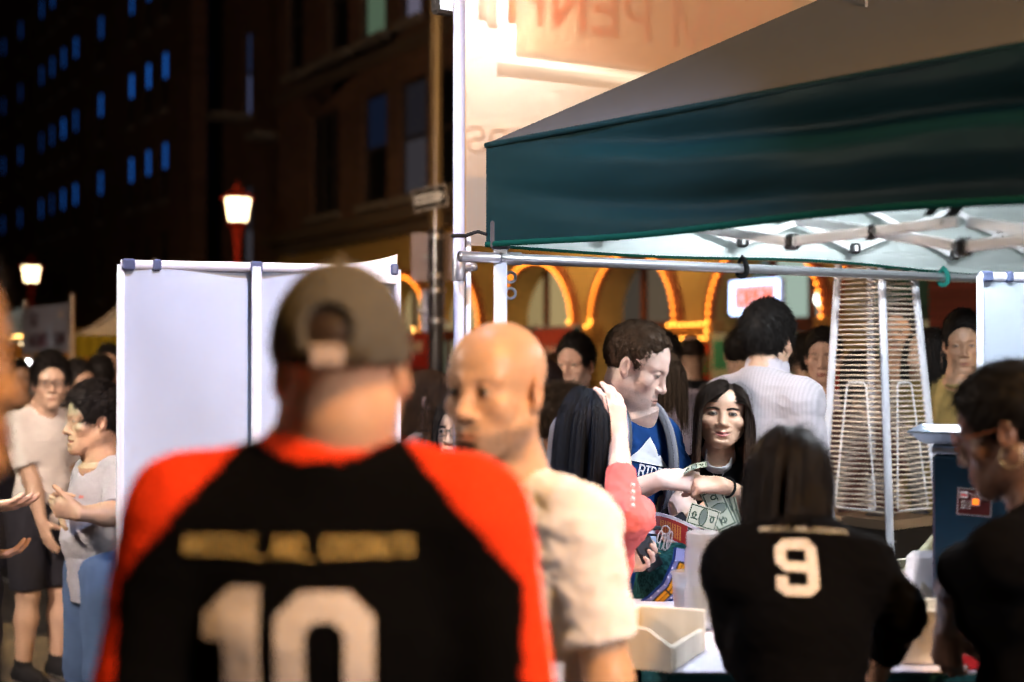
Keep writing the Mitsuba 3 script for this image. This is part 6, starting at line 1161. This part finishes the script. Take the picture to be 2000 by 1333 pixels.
kb = kc + V(-.018, -.01, -.05); part(ks, 'brass_key', mb(lathe([(.001, -.001), (.0095, -.001), (.0095, .001), (.001, .001)], 16).apply_transform(frame(kb, x=(1, 0, 0), z=(0, -1, .1))), box(.005, .002, .034, kb + V(-.003, 0, -.024)), box(.004, .002, .006, kb + V(.002, 0, -.034))), 'm_metal', (.62, .48, .2), True); part(ks, 'black_fob', cyl(kc + V(-.06, 0, .028), kc + V(-.01, 0, .028), .006, 10), 'm_gloss', (.012, .02, .025)); part(ks, 'silver_bar', box(.032, .004, .004, kc + V(-.085, -.004, .022), None, .001), 'm_metal', (.85, .85, .85))
bg = thing('shoulder_bag', 'dark teal mesh bag with a blue strap striped in orange on the table', 'bag'); b0 = at(1308, 1135, 4.13)
g = Field(b0 + V(-.17, -.12, -.16), b0 + V(.17, .14, .16), .006); g.rc(b0 + V(-.05, .03, -.08), b0 + V(-.03, .03, .05), .065, .06, k=.04); g.rc(b0 + V(.03, .03, -.08), b0 + V(.035, .03, .055), .06, .05, k=.04); m = wrinkle(g.mesh(), .005, (20, 20, 20), 3); part(bg, 'pouch', m, 'm_cloth', lambda v: V(.012, .05, .05) * (.6 + .8 * ((np.floor(v[:, 0] * 260) + np.floor(v[:, 2] * 260)) % 2))[:, None], True)
tt = np.linspace(0, 1, 30); sc_ = np.stack([np.interp(tt, [0, .25, .6, .85, 1], [1337, 1333, 1310, 1280, 1262]), np.interp(tt, [0, .25, .6, .85, 1], [1072, 1100, 1150, 1178, 1190])], 1); SP_ = np.array([at(x, y, 4.035 - .01 * math.sin(t * 3)) for (x, y), t in zip(sc_, tt)]); tg = np.gradient(SP_, axis=0); tg /= np.linalg.norm(tg, axis=1, keepdims=True); sd = np.cross(tg, V(0, 1, 0)); 
def band(o0, o1, off, t0=0., t1=1.): return sheet(lambda u, v: np.stack([np.interp(t0 + (t1 - t0) * u, tt, SP_[:, i]) + np.interp(t0 + (t1 - t0) * u, tt, sd[:, i]) * (o0 + (o1 - o0) * v) for i in range(3)], 1) + V(0, -off, 0), 24, 3, .003)
part(bg, 'strap', band(-.031, .031, 0), 'm_cloth', (.014, .035, .14), True, label='blue strap with orange bars'); part(bg, 'strap_lining', band(-.024, .018, .002), 'm_cloth', (.16, .18, .36), True); part(bg, 'strap_flap', band(-.024, .026, .0045, 0, .22), 'm_cloth', (.22, .24, .45), True); part(bg, 'strap_core', band(-.012, .012, .004, .22, 1), 'm_cloth', (.012, .014, .02), True)
for t0 in (.25, .47, .66):
    for o in (-.0095, .001): part(bg, 'orange_bar', band(o, o + .0085, .0065, t0, t0 + .17), 'm_cloth', (.55, .24, .02), True)
for i, t0 in enumerate(np.linspace(.22, .9, 12)): o = (-.024, .016)[i % 2]; part(bg, 'white_fleck', band(o, o + .005, .004, t0, t0 + .025), 'm_matte', (.55, .6, .7))
part(bg, 'strap_buckle', box(.034, .012, .03, at(1277, 1185, 4.02), None, .004), 'm_gloss', (.01, .012, .02)); 
for i in range(4): part(bg, 'orange_bead', ball(at(1273 + 9 * (i % 2), 1181 + 9 * (i // 2), 4.012), .0055), 'm_gloss', (.6, .26, .03), True)
# fingers round a second phone, at the edge of the white t-shirt: the coral woman's left hand
ph2 = thing('phone', 'small dark phone in the fingertips beside the white t-shirt sleeve', 'phone'); M = frame(at(1266, 1082, 4.06), x=unit(V(.35, .2, -.7)), y=unit(V(.7, .2, .4))); add(ph2, box(.10, .055, .010, (0, 0, 0), M, .004), 'm_gloss', (.012, .016, .02))
# 14 --- woman with number nine
D = 2.86
n = Person('woman with long dark hair seen from behind in black shirt with number nine', ground(1560, D - .2), D - .2, yaw=178, H=1.52, fem=True, skin=(.30, .17, .11), w=.84, fine=.005, seed=25, head=dict(yaw=165, pitch=14, roll=-3, size=.97), J=dict(head=at(1538, 968, D + .05), neck=at(1556, 1030, D - .02), pelvis=V(ground(1566, D - .2), D - .22, .80), el_r=at(1758, 1196, D - .02), wr_r=at(1716, 1300, D + .1), el_l=at(1446, 1232, D + .06), wr_l=at(1450, 1310, D + .28)))
n.add_head(h=.005, eyeball=False)
def tips2(v, c): t = np.clip((-.10 - v[:, 2]) / .08, 0, 1)[:, None]; return c + V(.06, .016, .004) * t
n.longhair((.004, .003, .0026), color_fn=tips2, part_x=0, length=.30, n=1700, K=18, r=.0026, inflate=.012, part_y=(.06, -.08)); n.shirt(plain((.0025, .0025, .003), .15), sleeve=1.75, h=.006, fold=1.4, inf=.012, loose=.010)
w9, t9, c9 = .092, .025, .020
nine = Polygon([(-w9 / 2, t9 * .7), (-w9 / 2 + c9, 0), (w9 / 2 - c9, 0), (w9 / 2, c9), (w9 / 2, .135 - c9), (w9 / 2 - c9, .135), (-w9 / 2 + c9, .135), (-w9 / 2, .135 - c9), (-w9 / 2, .056 + c9), (-w9 / 2 + c9, .056), (w9 / 2 - t9, .056), (w9 / 2 - t9, t9), (-w9 / 2 + t9, t9), (-w9 / 2 + t9, .046), (-w9 / 2, .046)], [[(-w9 / 2 + t9, .056 + t9), (-w9 / 2 + t9, .135 - t9), (w9 / 2 - t9, .135 - t9), (w9 / 2 - t9, .056 + t9)]])
n.print_on(back_print(trimesh.creation.extrude_polygon(nine, .001, engine='earcut'), .352, cell=.006, x=-.022, sc=.86), -1, (.56, .53, .50), 'number_print'); n.print_on(back_print(text('#NOODLE_ AND_ COCONUTS', .0115, .001, False, None, .168), .488, cell=.006, x=-.004), -1, (.6, .6, .52), 'lettering_print')
n.arm('r', 'relaxed', h=.006); n.arm('l', 'relaxed', h=.006); n.pants((.012, .012, .014), h=.016); n.finish()
# 15 --- woman at the right edge
D = 2.72
r = Person('woman in black t-shirt with glasses and hoop earrings leaning over the table at the right', ground(2035, D), D - .03, yaw=-140, H=1.64, fem=True, skin=(.10, .055, .038), w=1.12, d=1.1, fine=.0055, seed=26, head=dict(yaw=-122, pitch=16, size=.96), J=dict(head=at(1974, 850, D), neck=at(2030, 985, D - .03), el_l=at(1872, 1120, D + .06), wr_l=at(1848, 1225, D + .30), el_r=at(2010, 1160, D + .25), wr_r=at(1925, 1215, D + .42)))
r.add_head(h=.004); r.brows(HAIR['black']); r.short((.003, .0026, .0024), top=.008, side=.010, n=2500, length=.024, up=.0, messy=.15, hairline=.068, back=-.07); g = Field((-.13, -.24, -.09), (.13, .02, .2), .006); g.el((0, -.12, .07), (.075, .07, .07), k=.02); g.el((0, -.08, .02), (.07, .06, .07), k=.03); r.hpart('hair_bun', wrinkle(g.mesh(), .008, (40, 40, 40), 2), (.003, .0026, .0024), .8)
r.shirt(plain((.0025, .0025, .003), .15), sleeve=.9, h=.008, loose=.026); r.arm('l', dict(d=V(.05, .25, -.95), n=V(.5, .75, .1), t=V(.8, -.4, 0), curl=((30, 40, 25),) * 4, thumb=(.7, .6, .3)), h=.004); r.arm('r', dict(d=V(-.75, .35, -.5), n=V(.1, .4, -.8), t=V(-.3, .7, .3), curl=((30, 45, 25),) * 4), h=.004); r.pants((.012, .012, .014), h=.016); r.finish()
glasses('round dark framed glasses of the woman leaning over the table', r.HM, (.16, .06, .03), w=.028, h=.023, rnd=.9, r=.0022)
ec = V(-.083, -.008, -.042)
k = thing('earring', 'large thin hoop earring of the woman leaning over the table', 'earring'); part(k, 'hoop', move(tube([ec + V(-.004, 0, 0) + .021 * V(.15 * math.cos(a), math.cos(a), math.sin(a)) for a in np.linspace(0, 6.283, 26)], .0016, 6), r.HM), 'm_metal', (.95, .85, .6), True)
# 16 --- man in the pale ribbed sweater
D = 5.25
def knit(v, s, jl): return V(.46, .42, .45) * (.93 + .09 * np.sin(v[:, 0] * 520 / (1 + 0 * v[:, 2])))[:, None] * (.95 + .1 * meshkit.fbm(v * 20, 2, 1))[:, None]
p = Person('tall man with black hair in pale ribbed sweater seen from behind', ground(1494, D), D, yaw=142, H=1.815, skin=(.50, .31, .21), w=.84, fine=.005, seed=27, head=dict(yaw=142, pitch=3), J=dict(head=at(1501, 672, D), neck=at(1492, 728, D - .02)))
p.add_head(h=.0035, asian=True); p.short(HAIR['black'], h=.004, top=.028, side=.016, back=-.055, n=4200, length=.024, up=.2, messy=.8); p.shirt(knit, sleeve=1.95, h=.006, loose=.013, inf=.012, fold=1.1, neck=.07, name='sweater'); g = Field((-.11, -.12, .40), (.11, .13, .60), .005); hd = unit(p.lo(p.j['head']) - p.lo(p.j['neck'])); c0 = V(0, -.005, .46); g.rc(c0, c0 + hd * .075, .078, .074, k=.02); g.rc(c0 - hd * .1, c0 + hd * .2, .066, .066, k=.004, mode='s'); part(p.key, 'turned_collar', p.to(wrinkle(g.mesh(), .004, (20, 20, 20), 1)), 'm_cloth', (.45, .41, .45), True)
p.arm('l', 'relaxed', h=.006); p.arm('r', 'relaxed', h=.006); p.pants((.03, .03, .05), h=.02); p.finish()
# 17 --- people behind the heater
D = 6.8
p = Person('woman in lavender grey top with her eyes lowered left of the patio heater', ground(1604, D), D, yaw=-30, H=1.72, fem=True, skin=(.52, .33, .24), fine=.005, seed=28, head=dict(yaw=-18, pitch=8, size=1.0), J=dict(head=at(1608, 699, D), el_r=at(1590, 850, D), wr_r=at(1640, 835, D - .2)))
p.add_head(h=.003, asian=True, eyes=.1, fat=.3); p.brows(HAIR['black']); p.short(HAIR['black'], top=.014, side=.012, n=1500, length=.03, up=.03, hairline=.066, back=-.07); p.shirt((.36, .31, .36), sleeve=.9, h=.009, vneck=.04); p.arm('r', 'relaxed'); p.arm('l', 'relaxed', h=.007); p.pants((.03, .03, .05), h=.02); p.finish()
D = 6.2
p = Person('man with black hair in mustard tan sweater looking down right of the patio heater', ground(1878, D), D, yaw=-20, H=1.82, skin=(.46, .27, .17), w=1.06, fine=.0045, seed=29, head=dict(yaw=-16, pitch=8, roll=-2), J=dict(head=at(1882, 675, D)))
p.add_head(h=.0028, asian=True, eyes=.55, nose=1.1); p.brows(HAIR['black'], thick=1.2); p.short(HAIR['black'], h=.004, top=.024, side=.009, hairline=.066, n=3000, fringe=.5); p.shirt((.30, .21, .075), sleeve=1.95, h=.009, loose=.024, name='sweater'); p.arm('l', 'relaxed', h=.006); p.arm('r', 'relaxed', h=.006); p.pants((.03, .03, .05), h=.02); p.finish()
part(p.key, 'neck_rib', p.to(tube([V(.066 * math.cos(a), .015 + .075 * math.sin(a), .50 - .02 * math.sin(a)) for a in np.linspace(0, 6.283, 30)], .010, 8)), 'm_cloth', (.28, .20, .08), True)
def extra(label, px, py, D, yaw, col, H=None, fem=False, skin='asian', hair='black', long=0, seed=40, bald=False, hyaw=None, sleeve=.7, w=1.0):
    z = EYE - (py - HY) / FPX * D; H = z + .13; p = Person(label, ground(px, D), D, yaw=yaw, H=H, fem=fem, skin=skin, fine=.007, seed=seed, w=w, head=dict(yaw=yaw if hyaw is None else hyaw), J=dict(head=V(ground(px, D), D, z)))
    p.add_head(h=.0045, asian=skin == 'asian', eyeball=abs(yaw) < 110)
    if abs(yaw) < 110: p.brows(HAIR[hair], n=40)
    if long: p.longhair(HAIR[hair], length=long, n=450, K=16)
    elif bald: p.short(HAIR['darkbrown'], top=-.012, side=.004, n=700, length=.008, up=.02)
    else: p.short(HAIR[hair], n=1200)
    p.shirt(col, sleeve=sleeve, h=.012); p.arm('l', 'relaxed', h=.007); p.arm('r', 'relaxed', h=.007); p.pants((.02, .02, .03), h=.02); p.shoes((.02, .02, .02)); p.finish(); return p
extra('woman with long dark hair turned left behind the patio heater and the tan sweater', 1812, 697, 6.3, -62, (.16, .14, .13), fem=True, long=.42, seed=41)
extra('man in black shirt with thinning hair seen from behind before the red pillar', 1350, 699, 8.5, 172, (.010, .010, .011), skin='tan', bald=True, seed=42, w=1.08)
extra('woman in black t-shirt turned left behind the man in blue and the smiling woman', 1266, 752, 5.05, -105, (.012, .011, .011), fem=True, hair='brown', long=.34, seed=43, w=1.25)
extra('person in pale lilac shirt behind the head of the man in blue', 1300, 706, 7.4, 170, (.42, .36, .42), seed=44)
extra('dark haired person left of the tall man in the ribbed sweater', 1444, 694, 8.2, 160, (.05, .05, .055), seed=45)
extra('person with dark hair right of the tall man in the ribbed sweater', 1568, 694, 8.4, -150, (.10, .06, .04), fem=True, long=.3, seed=46)
extra('man in cream jacket seen through the wire guard of the patio heater', 1762, 652, 6.9, -40, (.42, .36, .30), sleeve=1.9, seed=47)
extra('woman in dark top seen through the lower guard of the patio heater', 1690, 742, 6.1, 25, (.07, .035, .03), fem=True, long=.3, seed=48)
extra('dim figure in dark clothes under the yellow valance of the white tent', 212, 716, 9.5, 10, (.05, .03, .025), skin='tan', seed=49)
extra('dim figure beside the white panel behind the man in the polo shirt', 196, 742, 8.6, -160, (.03, .022, .02), skin='tan', seed=50)
extra('dim figure near the amber stall at the left edge', 38, 742, 10.5, 30, (.06, .04, .03), skin='tan', seed=51)
extra('person in grey top between the man in the cap and the woman in the cardigan', 783, 778, 7.2, 130, (.20, .19, .20), skin='fair', hair='brown', seed=52)
